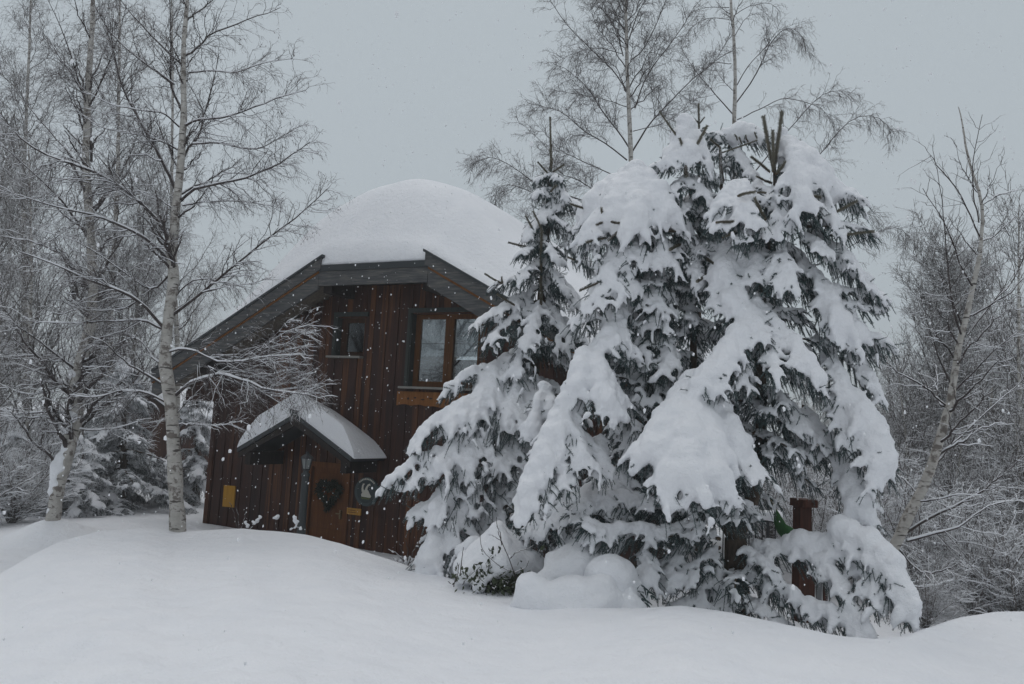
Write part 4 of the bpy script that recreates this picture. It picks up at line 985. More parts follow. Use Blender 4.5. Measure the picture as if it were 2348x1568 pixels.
def big_spruce():
    Y = 9.2
    base = at(1690, 1430, Y); base[2] = float(ground_z(base[0], base[1])) - .1
    s = Spruce(base, 101)
    fork = at(1685, 1232, Y)
    right = [fork, at(1718, 1160, Y), at(1742, 1060, Y + .1), at(1745, 900, Y + .1), at(1742, 720, Y + .1), at(1765, 560, Y), at(1775, 430, Y), at(1773, 350, Y)]
    left = [fork, at(1645, 1170, Y + .1), at(1605, 1050, Y + .4), at(1588, 900, Y + .6), at(1590, 700, Y + .6), at(1588, 520, Y + .5), at(1575, 390, Y + .4)]
    third = [at(1700, 800, Y + .8), at(1665, 560, Y + .7), at(1655, 420, Y + .6), at(1650, 335, Y + .6)]
    s.wood.append((smoothpath([base, at(1688, 1330, Y), fork], 12, .004), np.linspace(.155, .125, 12)))
    s.stem(right, .095, .014); s.stem(left, .085, .012); s.stem(third, .04, .010)
    f = Y
    s.boughs([
        # crown of the left stem
        (1575, 300, 1530, 380, 70, 9.6, 9.4, .085, .1), (1578, 300, 1620, 385, 70, 9.6, 9.4, .08, .1), (1573, 285, 1572, 372, 60, 9.6, 9.3, .08, .05),
        (1560, 365, 1510, 376, 40, 9.6, 9.5, .045, .1), (1580, 400, 1545, 440, 60, 9.6, 9.3, .05, .1), (1580, 400, 1615, 450, 60, 9.6, 9.3, .05, .1),
        (1585, 450, 1545, 490, 60, 9.7, 9.4, .045, .1), (1588, 470, 1625, 510, 60, 9.7, 9.4, .045, .1), (1588, 540, 1550, 580, 60, 9.7, 9.3, .05, .1), (1590, 560, 1625, 600, 60, 9.7, 9.4, .05, .1),
        # slab on the bent brown leader
        (1652, 318, 1745, 318, 46, 9.8, 9.7, .07, .22), (1652, 330, 1640, 312, 40, 9.8, 9.7, .06, .1), (1670, 335, 1700, 372, 60, 9.9, 9.6, .06, .15), (1655, 380, 1720, 400, 70, 9.9, 9.5, .07, .15),
        # shoulder right of the tall leader
        (1800, 345, 1880, 430, 110, 9.3, 9.1, .15, .14), (1805, 340, 1835, 470, 110, 9.2, 8.8, .14, .12), (1830, 400, 1955, 462, 90, 9.3, 9.2, .11, .16), (1790, 300, 1800, 380, 50, 9.3, 9.2, .08, .05),
        (1770, 430, 1790, 520, 90, 9.2, 8.8, .08, .1), (1850, 440, 1905, 520, 90, 9.2, 8.9, .11, .1),
        # shelf in front of the leader
        (1700, 425, 1645, 480, 90, 9.3, 8.9, .10, .12), (1705, 420, 1700, 505, 120, 9.2, 8.7, .10, .15), (1725, 425, 1785, 490, 90, 9.3, 8.9, .09, .12), (1690, 500, 1640, 515, 50, 9.0, 8.8, .05, .1), (1720, 500, 1700, 545, 50, 9.0, 8.7, .05, .1),
        # smooth chute below it
        (1700, 530, 1660, 640, 120, 9.5, 9.1, .15, .06), (1665, 570, 1670, 700, 130, 9.5, 9.0, .16, .05), (1690, 620, 1690, 715, 90, 9.3, 8.9, .12, .05),
        (1785, 560, 1815, 650, 60, 9.0, 8.7, .065, .1), (1770, 590, 1790, 650, 55, 9.0, 8.7, .05, .1), (1740, 560, 1725, 640, 60, 9.2, 8.9, .07, .1),
        # right side
        (1850, 520, 1990, 535, 60, 9.2, 9.1, .07, .16), (1860, 550, 1940, 600, 100, 9.3, 9.1, .11, .14), (1880, 590, 1995, 670, 110, 9.2, 9.0, .11, .16), (1850, 640, 1915, 755, 120, 9.3, 8.9, .14, .10), (1880, 670, 1955, 775, 110, 9.4, 9.0, .14, .10),
        (1800, 560, 1870, 640, 90, 9.4, 9.1, .07, .1), (1830, 540, 1880, 570, 80, 9.1, 8.9, .08, .1), (1880, 655, 2025, 684, 40, 9.1, 9.0, .07, .08), (1890, 740, 2040, 792, 40, 9.1, 9.0, .075, .08), (1880, 700, 1990, 706, 34, 9.1, 9.0, .05, .08),
        # the forked drape in the middle
        (1738, 690, 1700, 770, 80, 9.0, 8.7, .09, .08), (1725, 720, 1640, 870, 120, 9.0, 8.4, .125, .10), (1690, 780, 1600, 890, 90, 8.8, 8.4, .11, .10), (1745, 700, 1790, 790, 70, 9.0, 8.7, .085, .08), (1765, 740, 1870, 885, 110, 8.9, 8.4, .12, .10), (1740, 690, 1745, 770, 55, 9.0, 8.6, .06, .05), (1770, 770, 1775, 860, 60, 8.8, 8.4, .06, .05), (1700, 800, 1705, 880, 70, 8.9, 8.5, .06, .05),
        # the great triangle
        (1600, 880, 1500, 1045, 145, 8.9, 8.1, .17, .08), (1598, 880, 1572, 1100, 185, 8.9, 7.9, .20, .07), (1605, 890, 1635, 1108, 165, 8.9, 7.9, .18, .07), (1615, 910, 1690, 1040, 110, 8.9, 8.3, .14, .10), (1560, 960, 1462, 1040, 100, 8.7, 8.2, .11, .10), (1560, 1020, 1522, 1105, 115, 8.5, 7.9, .12, .08), (1640, 1050, 1650, 1130, 70, 8.4, 7.9, .08, .08),
        (1680, 1010, 1730, 1085, 90, 8.7, 8.2, .10, .12),
        # right flank, lower
        (1880, 800, 1930, 900, 100, 9.2, 8.9, .11, .12), (1920, 800, 2000, 890, 100, 9.3, 9.1, .11, .12), (1850, 780, 1990, 800, 70, 9.3, 9.2, .06, .1),
        (1890, 900, 1990, 1010, 130, 9.1, 8.7, .16, .12), (1930, 910, 2015, 1075, 140, 9.1, 8.6, .17, .14), (1900, 920, 1945, 1010, 90, 9.0, 8.7, .10, .10), (1975, 930, 2025, 1040, 80, 9.1, 8.8, .12, .14),
        (1900, 1010, 1940, 1090, 90, 9.3, 9.0, .11, .10), (1925, 1040, 1970, 1185, 100, 9.2, 8.7, .15, .10), (1945, 1060, 1975, 1140, 70, 9.1, 8.8, .11, .10),
        (1840, 930, 1880, 1010, 90, 9.3, 9.0, .06, .1), (1780, 900, 1830, 960, 100, 9.3, 9.0, .05, .1), (1800, 980, 1850, 1030, 90, 9.4, 9.1, .05, .1), (1770, 1010, 1820, 1050, 80, 9.3, 9.1, .04, .1),
        # lowest right arm with its heavy load
        (1725, 1262, 1860, 1270, 50, 9.1, 8.7, .11, .06), (1800, 1272, 1960, 1262, 110, 8.9, 8.5, .17, .09), (1900, 1225, 2030, 1310, 120, 8.6, 8.2, .18, .14), (1980, 1255, 2080, 1395, 105, 8.4, 8.0, .14, .14), (1840, 1270, 1940, 1360, 90, 8.7, 8.3, .10, .10), (1950, 1290, 2010, 1370, 90, 8.5, 8.1, .09, .10),
        # bottom right
        (1730, 1330, 1850, 1400, 90, 8.9, 8.4, .10, .14), (1830, 1385, 1985, 1470, 90, 8.5, 8.0, .12, .16), (1940, 1400, 1990, 1465, 70, 8.2, 8.0, .12, .1), (1700, 1370, 1790, 1440, 90, 8.9, 8.4, .07, .12),
        # bottom left arm and the shaded boughs under the triangle
        (1650, 1236, 1500, 1232, 80, 9.1, 8.8, .10, .08), (1540, 1228, 1360, 1235, 80, 8.9, 8.6, .11, .06), (1420, 1240, 1340, 1200, 60, 8.7, 8.6, .08, .05),
        (1640, 1180, 1480, 1160, 90, 9.3, 9.0, .09, .1), (1520, 1160, 1340, 1150, 110, 9.3, 9.0, .12, .08), (1450, 1190, 1310, 1180, 70, 9.1, 8.9, .08, .08),
        (1560, 1250, 1530, 1330, 90, 9.1, 8.7, .06, .1), (1470, 1250, 1490, 1330, 80, 8.9, 8.5, .06, .1), (1640, 1310, 1590, 1385, 80, 9.1, 8.7, .06, .1), (1650, 1255, 1570, 1320, 90, 9.1, 8.7, .06, .1), (1630, 1350, 1540, 1400, 80, 9.0, 8.6, .06, .1), (1700, 1255, 1760, 1300, 60, 9.0, 8.7, .06, .1), (1650, 1290, 1640, 1390, 36, 9.0, 8.8, .05, .1), (1710, 1290, 1780, 1340, 60, 9.0, 8.7, .05, .1), (1715, 1310, 1800, 1370, 60, 9.0, 8.7, .05, .1),
        (1410, 1290, 1450, 1385, 80, 8.6, 8.2, .08, .1),
    ])
    s.clumps_px([(1575, 288, 9.5, 24), (1560, 318, 9.5, 28), (1594, 322, 9.5, 28), (1540, 352, 9.5, 20), (1575, 348, 9.4, 30), (1662, 308, 9.7, 17), (1690, 302, 9.7, 23), (1718, 306, 9.7, 23), (1740, 318, 9.7, 14), (1812, 338, 9.2, 26), (1840, 366, 9.2, 36), (1868, 402, 9.2, 38), (1900, 436, 9.2, 32), (1838, 418, 9.0, 36)])
    s.filler(left, lambda t: .95 - .55 * t, 40, .035, .2, .92, (150, 400), .5)
    s.filler(right, lambda t: 1.0 - .6 * t, 40, .035, .3, .86, (-40, 220), .5)
    s.filler(left, lambda t: .6 - .3 * t, 26, .03, .2, .9, (180, 360), .5)
    s.filler(right, lambda t: .62 - .3 * t, 24, .03, .3, .86, (180, 360), .5)
    s.filler([base, fork], lambda t: .75, 7, .03, .3, .8, (170, 300), .5, (-.4, -.05))
    s.shoots_px([(1772, 385, 1750, 268, 9.1, .030), (1773, 390, 1792, 258, 9.1, .030), (1772, 395, 1771, 300, 9.05, .026), (1765, 395, 1722, 360, 9.1, .024), (1778, 400, 1800, 372, 9.0, .028), (1770, 420, 1735, 405, 9.1, .02),
                 (1578, 362, 1558, 318, 9.3, .024), (1580, 360, 1620, 290, 9.3, .024), (1555, 318, 1512, 256, 9.4, .018), (1572, 380, 1573, 402, 9.2, .026), (1652, 345, 1655, 420, 9.5, .022), (1655, 350, 1735, 322, 9.5, .013), (1652, 340, 1628, 320, 9.5, .018),
                 (1755, 505, 1730, 455, 8.7, .028), (1690, 450, 1730, 440, 8.7, .024), (1735, 442, 1755, 442, 8.7, .018), (1640, 510, 1680, 508, 8.7, .022), (1655, 545, 1685, 530, 8.7, .02),
                 (1845, 445, 1880, 452, 8.8, .026), (1880, 500, 1962, 462, 9.0, .024), (1900, 540, 2002, 530, 9.0, .022), (1880, 500, 1935, 515, 9.1, .018), (1855, 470, 1870, 490, 8.8, .026)])
    for u, v, h in ((1735, 318, 14), (1715, 326, 16), (1700, 330, 14), (1690, 322, 12)): s.shoot(at(u, v, 9.5), at(u - 6, v - h, 9.45), .014)
    for u, v, dx, dy in ((1628, 625, -30, 20), (1555, 470, -22, 6), (1620, 490, 20, -8), (1560, 560, -24, 12), (1615, 590, 22, 14)): s.shoot(at(u, v, 9.3), at(u + dx, v + dy, 9.1), .02)
    s.build('spruce_tree', 'big forked spruce bowed under heavy snow, tallest of the evergreens in front', 'snow-laden spruces')

def domed_spruce():
    Y = 9.9
    base = at(1470, 1290, Y); base[2] = float(ground_z(base[0], base[1])) - .1
    s = Spruce(base, 202)
    stem = [base, at(1480, 1050, Y), at(1482, 800, Y), at(1470, 600, Y), at(1455, 440, Y)]
    s.stem(stem, .10, .02)
    s.boughs([
        (1452, 415, 1365, 480, 120, 9.8, 9.6, .17, .14), (1450, 410, 1405, 520, 130, 9.7, 9.2, .18, .12), (1452, 408, 1460, 520, 140, 9.7, 9.1, .19, .12), (1455, 410, 1520, 500, 130, 9.7, 9.2, .18, .13), (1480, 430, 1560, 525, 90, 9.7, 9.4, .13, .14), (1440, 430, 1345, 500, 90, 9.9, 9.8, .13, .14), (1450, 400, 1450, 440, 70, 9.7, 9.6, .13, .05),
        (1400, 500, 1360, 570, 90, 9.5, 9.3, .10, .1), (1430, 520, 1395, 640, 110, 9.5, 9.1, .10, .08), (1500, 520, 1520, 590, 90, 9.5, 9.2, .09, .1), (1450, 530, 1460, 590, 70, 9.4, 9.1, .05, .1), (1540, 540, 1605, 650, 100, 9.6, 9.3, .10, .10), (1380, 490, 1345, 545, 70, 9.4, 9.2, .09, .1),
        (1420, 600, 1370, 690, 120, 9.5, 9.1, .11, .10), (1400, 600, 1440, 660, 90, 9.4, 9.1, .08, .1), (1440, 680, 1390, 790, 130, 9.6, 9.1, .12, .08), (1390, 690, 1330, 740, 90, 9.7, 9.4, .09, .1), (1410, 720, 1420, 800, 100, 9.5, 9.1, .09, .1),
        (1490, 620, 1500, 700, 110, 9.7, 9.3, .06, .1), (1530, 660, 1510, 750, 100, 9.7, 9.3, .06, .1), (1545, 790, 1520, 860, 90, 9.5, 9.1, .08, .1), (1480, 740, 1470, 810, 100, 9.7, 9.3, .06, .1), (1450, 850, 1510, 900, 120, 9.8, 9.3, .06, .1), (1480, 900, 1440, 970, 120, 9.8, 9.3, .06, .1),
        (1345, 815, 1320, 900, 90, 9.2, 8.8, .14, .06), (1350, 815, 1385, 930, 120, 9.2, 8.7, .13, .08), (1365, 840, 1420, 930, 80, 9.2, 8.8, .09, .1), (1330, 900, 1265, 1010, 130, 9.1, 8.7, .15, .08), (1300, 940, 1215, 1130, 110, 9.0, 8.5, .14, .08), (1310, 960, 1330, 1050, 110, 9.0, 8.6, .11, .06), (1265, 1030, 1205, 1175, 80, 8.8, 8.4, .09, .1), (1300, 1040, 1290, 1110, 90, 8.9, 8.5, .08, .08),
        (1375, 1005, 1378, 1080, 60, 9.0, 8.7, .085, .05), (1420, 960, 1450, 1030, 100, 9.6, 9.2, .07, .1), (1440, 1050, 1410, 1130, 120, 9.6, 9.2, .09, .1), (1390, 1110, 1330, 1150, 110, 9.5, 9.2, .11, .1),
        (1250, 885, 1225, 990, 75, 9.9, 9.6, .11, .05), (1250, 890, 1275, 960, 60, 9.9, 9.6, .09, .05), (1330, 1120, 1270, 1200, 120, 9.6, 9.2, .07, .1), (1260, 1120, 1230, 1210, 100, 9.7, 9.3, .06, .1), (1380, 1150, 1320, 1230, 110, 9.5, 9.1, .08, .1),
    ])
    s.filler(stem, lambda t: 1.15 - .85 * t, 46, .035, .15, .9, (0, 360), .5)
    s.filler(stem, lambda t: .75 - .5 * t, 30, .03, .2, .9, (180, 360), .5)
    s.shoots_px([(1345, 480, 1308, 468, 9.6, .02), (1397, 502, 1368, 515, 9.1, .02), (1400, 508, 1425, 512, 9.0, .02), (1527, 510, 1525, 490, 9.1, .026), (1380, 490, 1378, 478, 9.1, .022), (1390, 545, 1345, 555, 9.1, .022), (1430, 520, 1395, 550, 9.0, .018), (1560, 530, 1525, 528, 9.2, .02), (1330, 600, 1302, 590, 9.4, .018), (1390, 640, 1330, 665, 9.1, .02)])
    s.build('spruce_tree', 'spruce capped by a smooth snow dome, between the slim spruce and the forked one', 'snow-laden spruces')

def slim_spruce():
    Y = 11.4
    base = at(1185, 1330, Y); base[2] = float(ground_z(base[0], base[1])) - .1
    s = Spruce(base, 303)
    stem = [base, at(1200, 1100, Y), at(1225, 850, Y), at(1245, 650, Y), at(1255, 480, Y), at(1262, 385, Y), at(1263, 330, Y)]
    s.stem(stem, .10, .010)
    s.stem([at(1235, 800, Y - .3), at(1240, 650, Y - .4), at(1241, 530, Y - .4)], .03, .012)
    s.boughs([
        (1262, 400, 1235, 410, 17.3, 11.4, 11.3, 0.029, .1), (1262, 398, 1285, 412, 17.3, 11.4, 11.2, 0.029, .1), (1262, 430, 1232, 442, 21.6, 11.4, 11.2, 0.029, .1), (1262, 430, 1295, 448, 21.6, 11.4, 11.2, 0.029, .1), (1260, 455, 1330, 475, 36.0, 11.4, 11.2, 0.065, .12), (1258, 470, 1240, 500, 28.8, 11.4, 11.1, 0.05, .1),
        (1240, 500, 1215, 540, 28.8, 11.2, 11.0, 0.036, .1), (1245, 490, 1300, 520, 36.0, 11.3, 11.1, 0.043, .1), (1240, 560, 1195, 580, 36.0, 11.1, 10.9, 0.036, .1), (1242, 550, 1275, 590, 36.0, 11.1, 10.8, 0.036, .1), (1240, 600, 1185, 640, 50.4, 11.1, 10.8, 0.047, .1), (1245, 600, 1290, 660, 50.4, 11.1, 10.8, 0.043, .1),
        (1235, 640, 1140, 655, 60, 11.2, 11.0, .055, .12), (1235, 660, 1100, 740, 90, 11.2, 10.8, .075, .10), (1230, 690, 1130, 780, 100, 11.2, 10.7, .08, .10), (1240, 690, 1215, 780, 100, 11.1, 10.6, .08, .1), (1250, 690, 1300, 790, 90, 11.2, 10.8, .08, .1), (1265, 720, 1345, 800, 90, 11.3, 11.0, .08, .1), (1260, 620, 1330, 700, 80, 11.3, 11.0, .07, .1), (1290, 560, 1350, 610, 70, 11.4, 11.2, .07, .1),
        (1225, 760, 1180, 850, 110, 11.1, 10.6, .09, .1), (1210, 810, 1110, 870, 110, 11.2, 10.8, .12, .12), (1120, 840, 1030, 895, 60, 10.9, 10.7, .09, .12), (1190, 830, 1090, 960, 150, 11.1, 10.5, .14, .10), (1130, 900, 1040, 980, 120, 10.8, 10.4, .15, .12), (1060, 930, 965, 1020, 90, 10.6, 10.3, .11, .14),
        (1200, 850, 1160, 980, 150, 11.0, 10.4, .12, .1), (1220, 860, 1230, 960, 110, 11.0, 10.5, .09, .1), (1140, 960, 1070, 1070, 160, 10.9, 10.3, .13, .1), (1090, 980, 1010, 1080, 130, 10.7, 10.2, .13, .1), (1020, 1030, 890, 1112, 70, 10.4, 10.1, .09, .14), (1000, 1060, 940, 1110, 60, 10.3, 10.1, .07, .1),
        (1180, 980, 1150, 1080, 140, 10.9, 10.3, .10, .1), (1130, 1060, 1080, 1150, 130, 10.8, 10.3, .10, .1), (1060, 1090, 1000, 1170, 120, 10.5, 10.1, .12, .1), (1040, 1150, 955, 1170, 60, 10.4, 10.2, .06, .1), (1080, 1140, 1040, 1230, 130, 10.6, 10.1, .12, .1), (1030, 1180, 985, 1290, 110, 10.4, 10.0, .13, .1), (1060, 1220, 1030, 1300, 90, 10.5, 10.1, .10, .1), (1010, 1240, 975, 1300, 70, 10.3, 10.0, .10, .1),
        (1180, 1060, 1130, 1190, 140, 10.9, 10.4, .08, .1), (1210, 1000, 1200, 1100, 130, 11.0, 10.5, .08, .1), (1150, 1130, 1100, 1210, 120, 10.8, 10.4, .08, .1),
    ])
    s.filler(stem, lambda t: max(.16, 1.25 - 1.75 * t), 44, .035, .08, .72, (0, 360), .45)
    s.filler(stem, lambda t: max(.14, .8 - 1.0 * t), 24, .03, .1, .72, (180, 360), .5)
    s.shoots_px([(1262, 360, 1261, 270, 11.3, .02), (1262, 395, 1262, 345, 11.3, .024), (1258, 400, 1233, 372, 11.3, .02), (1266, 395, 1292, 378, 11.3, .022), (1262, 440, 1275, 425, 11.1, .022), (1245, 535, 1222, 485, 11.0, .02), (1228, 540, 1205, 495, 11.0, .02), (1225, 568, 1166, 556, 11.0, .02), (1240, 700, 1241, 530, 10.95, .028),
                 (1150, 650, 1112, 628, 10.9, .02), (1180, 700, 1140, 675, 10.8, .022), (1152, 650, 1150, 635, 10.8, .02)])
    s.build('spruce_tree', 'slim pointed spruce nearest the chalet, its lower boughs swept outward', 'snow-laden spruces')
big_spruce(); domed_spruce(); slim_spruce()
# ------------------------------------------------------------------ trees and undergrowth further back
def copy_thing(o, label=None):
    c = o.copy(); COL.objects.link(c)
    if label: c['label'] = label
    for ch in list(o.children):
        d = ch.copy(); COL.objects.link(d); d.parent = c
        for g_ in list(ch.children):
            e = g_.copy(); COL.objects.link(e); e.parent = d
    return c
def foot(u, v, Y, sink=.1):
    p = at(u, v, Y); p[2] = float(ground_z(p[0], p[1])) - sink; return p
def bare_tree(label, group, u, Y, vtop, lean, seed, proc, plen, r0=.09, name='bare_tree', dens=(6, 6, 1.2), tr0=.12, up=.5, rtw=.006, tw=None, snow=.8, ang_up=.25, white=False):
    b = foot(u, 1100, Y); top = at(u + lean, vtop, Y + .3)
    g = np.random.default_rng(seed)
    mids = [b + (top - b) * t + np.array([g.normal(0, .12), g.normal(0, .12), 0]) * (1 - t) for t in (0, .25, .5, .75, 1)]
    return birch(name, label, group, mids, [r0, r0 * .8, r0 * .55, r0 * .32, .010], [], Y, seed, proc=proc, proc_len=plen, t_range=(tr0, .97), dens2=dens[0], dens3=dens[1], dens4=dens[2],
                 droop=.05, snow=snow, catkins=0, rtw=rtw, upness=up, l2=.42, l3=.42, twig_mat=tw or M_HAZEDTWIG, limb_mat=M_HAZEDLIMB, l2max=.9, limb_up=ang_up)[0]
def background():
    GL = 'bare trees behind the leaning birch'
    t1 = bare_tree('bare grey tree in the tangle behind the two left birches', GL, 95, 20, 330, -30, 301, 60, 2.6)
    t2 = bare_tree('bare grey tree in the tangle behind the two left birches', GL, 300, 22, 420, 20, 302, 56, 2.4)
    def put(src, u, Y, rz, sc_):
        c = copy_thing(src); p = foot(u, 1100, Y); c.location = p; c.rotation_euler = (0, 0, rz); c.scale = (sc_, sc_, sc_); return c
    put(t1, -60, 18, 2.1, .9); put(t2, 20, 24, 1.2, 1.15); put(t1, 190, 25, 4.0, .85); put(t2, -130, 21, 3.3, 1.0); put(t1, 390, 30, 5.2, .8); put(t2, 140, 28, 4.4, 1.05); put(t1, -30, 27, .7, 1.0)
    GT = 'tall weeping birches behind the first two'
    for k, (u, Y, ln, sd, pr, pl) in enumerate(((268, 21.5, 8, 321, 64, 2.6), (50, 22.5, 30, 322, 70, 2.8), (388, 23.5, 4, 323, 50, 2.2))):
        b = foot(u, 1150, Y); top = at(u + ln, -260 if k != 2 else -80, Y); g = np.random.default_rng(sd)
        mids = [b + (top - b) * t + np.array([g.normal(0, .12), g.normal(0, .12), 0]) * (1 - t) for t in (0, .25, .5, .75, 1)]
        birch('birch_tree', 'tall thin birch with weeping twigs, half lost in the tangle behind the two front birches', GT, mids, [.085, .07, .052, .032, .010], [], Y, sd, proc=pr, proc_len=pl, t_range=(.22, .97),
              dens2=10, dens3=12, dens4=5, droop=.36, snow=.4, catkins=.08, rtw=.0036, upness=.35, l2max=1.3, limb_up=.2, twig_mat=M_HAZEDTWIG, limb_mat=M_HAZEDLIMB, limb_r=.3)
    # right: the broom-like larch shape, the tree at the frame edge and the tangle under them
    f = bare_tree('dense broom-shaped grey tree standing hazy behind the bent tree', None, 2165, 21, 590, 20, 311, 260, 2.9, .10, dens=(9, 8, 3.0), tr0=.06, up=.25, rtw=.0052, ang_up=.15)
    g_ = bare_tree('dark bare tree at the right edge of the picture', None, 2345, 15.5, 470, -10, 312, 60, 2.2, .07, dens=(7, 6, 1.5), tr0=.1, up=.6, rtw=.0045, tw=M_TWIGSNOW, ang_up=.3)
    GR = 'bare trees filling the right background'
    h = bare_tree('bare snow-dusted tree in the tangle right of the big spruce', GR, 2260, 18, 760, 10, 313, 70, 2.0, .07, dens=(7, 6, 1.5), tr0=.03, rtw=.0052)
    put(h, 2080, 19, 1.4, .85); put(h, 2400, 20, 2.7, 1.1); put(h, 1975, 22, 4.1, .8); put(h, 2180, 15.5, 5.0, .62); put(h, 2330, 14.5, .6, .62); put(h, 2480, 17, 3.6, 1.0)
    put(h, 2060, 26, 2.2, 1.0); put(h, 2300, 27, 5.6, 1.1); put(h, 1850, 27, .3, .9); put(h, 2420, 26, 1.9, 1.3)
    # low shrubs, snow on every twig
    GB = 'snowy bare shrubs of the right-hand thicket'
    def shrub(u, Y, ht, wd, seed, label, group):
        g = np.random.default_rng(seed); b = foot(u, 1250, Y); n = 26
        P = []
        for k in range(n):
            a = g.uniform(0, 6.283); r = g.uniform(.15, 1) * wd; hgt = ht * g.uniform(.45, 1)
            q = np.linspace(0, 1, 8)[:, None]
            P.append(b + np.array([math.cos(a), math.sin(a), 0]) * r * q ** 1.25 + np.array([0, 0, 1]) * hgt * q ** .85 + np.cumsum(g.normal(0, .022, (8, 3)), 0) * (q > 0))
        P = np.array(P); Rr = np.tile(np.linspace(.017, .006, 8), (n, 1))
        root = empty('bare_shrub', tuple(b)); tag(root, label, 'shrub', group)
        P2, R2 = spawn(P, Rr, np.full(n, 15), np.full(n, .75), (25, 60), .05, .1, 1, 5, g, .6, .005, .3)
        P3, R3 = spawn(P2, R2, np.full(len(P2), 5), np.full(len(P2), .34), (25, 60), .08, .1, 1, 4, g, .7, .0042)
        m = MB()
        for A, B, k in ((P, Rr, 5), (P2, R2, 4), (P3, R3, 3)): m.add(*tubes(A - b, B, k))
        m.build('twigs', M_TWIGSNOW, root, recalc=False)
        sm = MB(); sm.add(*snow_on(P - b, Rr, 1.3, .6, g, .011)); v, f_ = snow_on(P2 - b, R2, 1.5, .7, g, .007); sm.add(v, f_); sm.build('twig_snow', M_SNOW, root, True, recalc=False)
        return root
    s1 = shrub(2240, 12.6, 1.9, 1.3, 401, 'tangled bare shrub with snow lying on every twig, right thicket', GB)
    s2 = shrub(2110, 13.5, 2.2, 1.4, 402, 'tangled bare shrub with snow lying on every twig, right thicket', GB)
    for k, (u, Y, a, c) in enumerate([(2330, 12.2, 1.0, .9), (2010, 14.0, 2.0, 1.0), (2180, 14.8, 3.1, 1.15), (2290, 15.5, 4.2, 1.3), (1930, 15.5, 5.1, 1.1), (2400, 14, .4, 1.2), (2060, 16.5, 2.6, 1.3), (1860, 14.6, 3.9, .9), (2230, 17, 1.7, 1.4), (1990, 18, .9, 1.4), (2120, 11.9, 5.5, .55), (1765, 17.0, 2.2, 1.2), (1840, 19.0, .2, 1.3), (1720, 21.5, 4.4, 1.3)]):
        put((s1, s2)[k % 2], u, Y, a, c)
    GB2 = 'snowy bare shrubs left of the leaning birch'
    s3 = shrub(20, 17, 1.8, 1.5, 403, 'bare snow-covered shrub crowding the left edge behind the leaning birch', GB2)
    for u, Y, a, c in ((-70, 16, 1.1, 1.1), (70, 19, 2.5, 1.2), (-20, 20, 4.0, 1.5), (150, 22, .5, 1.4), (230, 24, 3.0, 1.5)): put(s3, u, Y, a, c)

    # snow-dusted spruces between the left birches and the chalet
    def far_spruce(label, u, Y, vtop, rad, seed, n=60):
        b = foot(u, 1150, Y); top = at(u, vtop, Y)
        s = Spruce(b, seed); st = [b, b + (top - b) * .5, top]; s.stem(st, .10, .015)
        g = s.g; P = smoothpath(st, 60)
        for k in range(n):
            t = .04 + .93 * (k + g.uniform(0, 1)) / n; p = P[int(t * 59)]; a = g.uniform(0, 6.283); r = rad * (1.02 - t) * g.uniform(.75, 1.1)
            s.bough(p, p + np.array([math.cos(a) * r, math.sin(a) * r, -r * g.uniform(.15, .5)]), max(.3, .6 * r), .05 * g.uniform(.6, 1.3), .12, 7, .8, .55)
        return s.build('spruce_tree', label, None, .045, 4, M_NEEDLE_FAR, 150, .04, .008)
    far_spruce('dusted dark spruce behind the gap between the two left birches', 285, 20.5, 800, 2.1, 501, 70)
    far_spruce('dusted spruce just left of the chalet corner behind the tall birch', 452, 22.5, 850, 1.3, 502, 46)
    far_spruce('low dark dusted spruce at the left edge behind the leaning birch', 40, 19.5, 960, 1.9, 503, 50)
    far_spruce('young dusted spruce peeping between the leaning birch and the shed', 190, 19, 985, 1.3, 504, 40)
    # brown-topped spruce tip showing over the snow domes
    b = foot(1604, 1250, 11.6); s = Spruce(b, 505)
    st = [b, at(1603, 700, 11.6), at(1602, 300, 11.6)]; s.stem(st, .045, .012)
    s.boughs([(1602, 300, 1575, 312, 40, 11.6, 11.4, .03, .1), (1602, 300, 1630, 312, 40, 11.6, 11.4, .03, .1), (1602, 330, 1560, 350, 60, 11.6, 11.3, .05, .1), (1602, 330, 1640, 350, 60, 11.6, 11.3, .05, .1)])
    s.filler(st, lambda t: .9 - .7 * t, 30, .05, .2, .9)
    s.shoots_px([(1602, 305, 1601, 238, 11.6, .022), (1602, 285, 1590, 272, 11.6, .016), (1602, 285, 1614, 270, 11.6, .016), (1602, 300, 1585, 292, 11.6, .016), (1602, 300, 1618, 292, 11.6, .016)])
    s.build('spruce_tree', 'narrow spruce with a brown tip rising between the two snow-capped tops')

    # timber shed behind the spruces
    p = foot(325, 1150, 28); e = empty('timber_shed', tuple(p), R(-20)); tag(e, 'small brown timber shed half hidden by spruces at the left', 'shed')
    m = MB(); m.box(-1.5, 1.5, 0, 3.5, -.3, 2.3); m.prism([(-1.5, 2.3), (1.5, 2.3), (0, 3.1)], .0, 3.5); m.build('wall', M_BOARD, e)
    m = MB()
    for sg in (-1, 1): m.prism([(0, 3.14), (sg * 1.9, 2.13), (sg * 1.9, 2.23), (0, 3.24)], -.4, 3.8)
    rf = m.build('roof', M_DARKWOOD, e)
    m = MB(); nb = []
    for x in np.linspace(-1.95, 1.95, 40):
        for y in np.linspace(-.4, 3.8, 34): nb.append((x, y, 3.36 - .53 * abs(x) + .02))
    balls(np.array(nb), np.full(len(nb), .17), m); melt(m, 'snow_cover', M_SNOW, rf, .06, 6, ())
background()

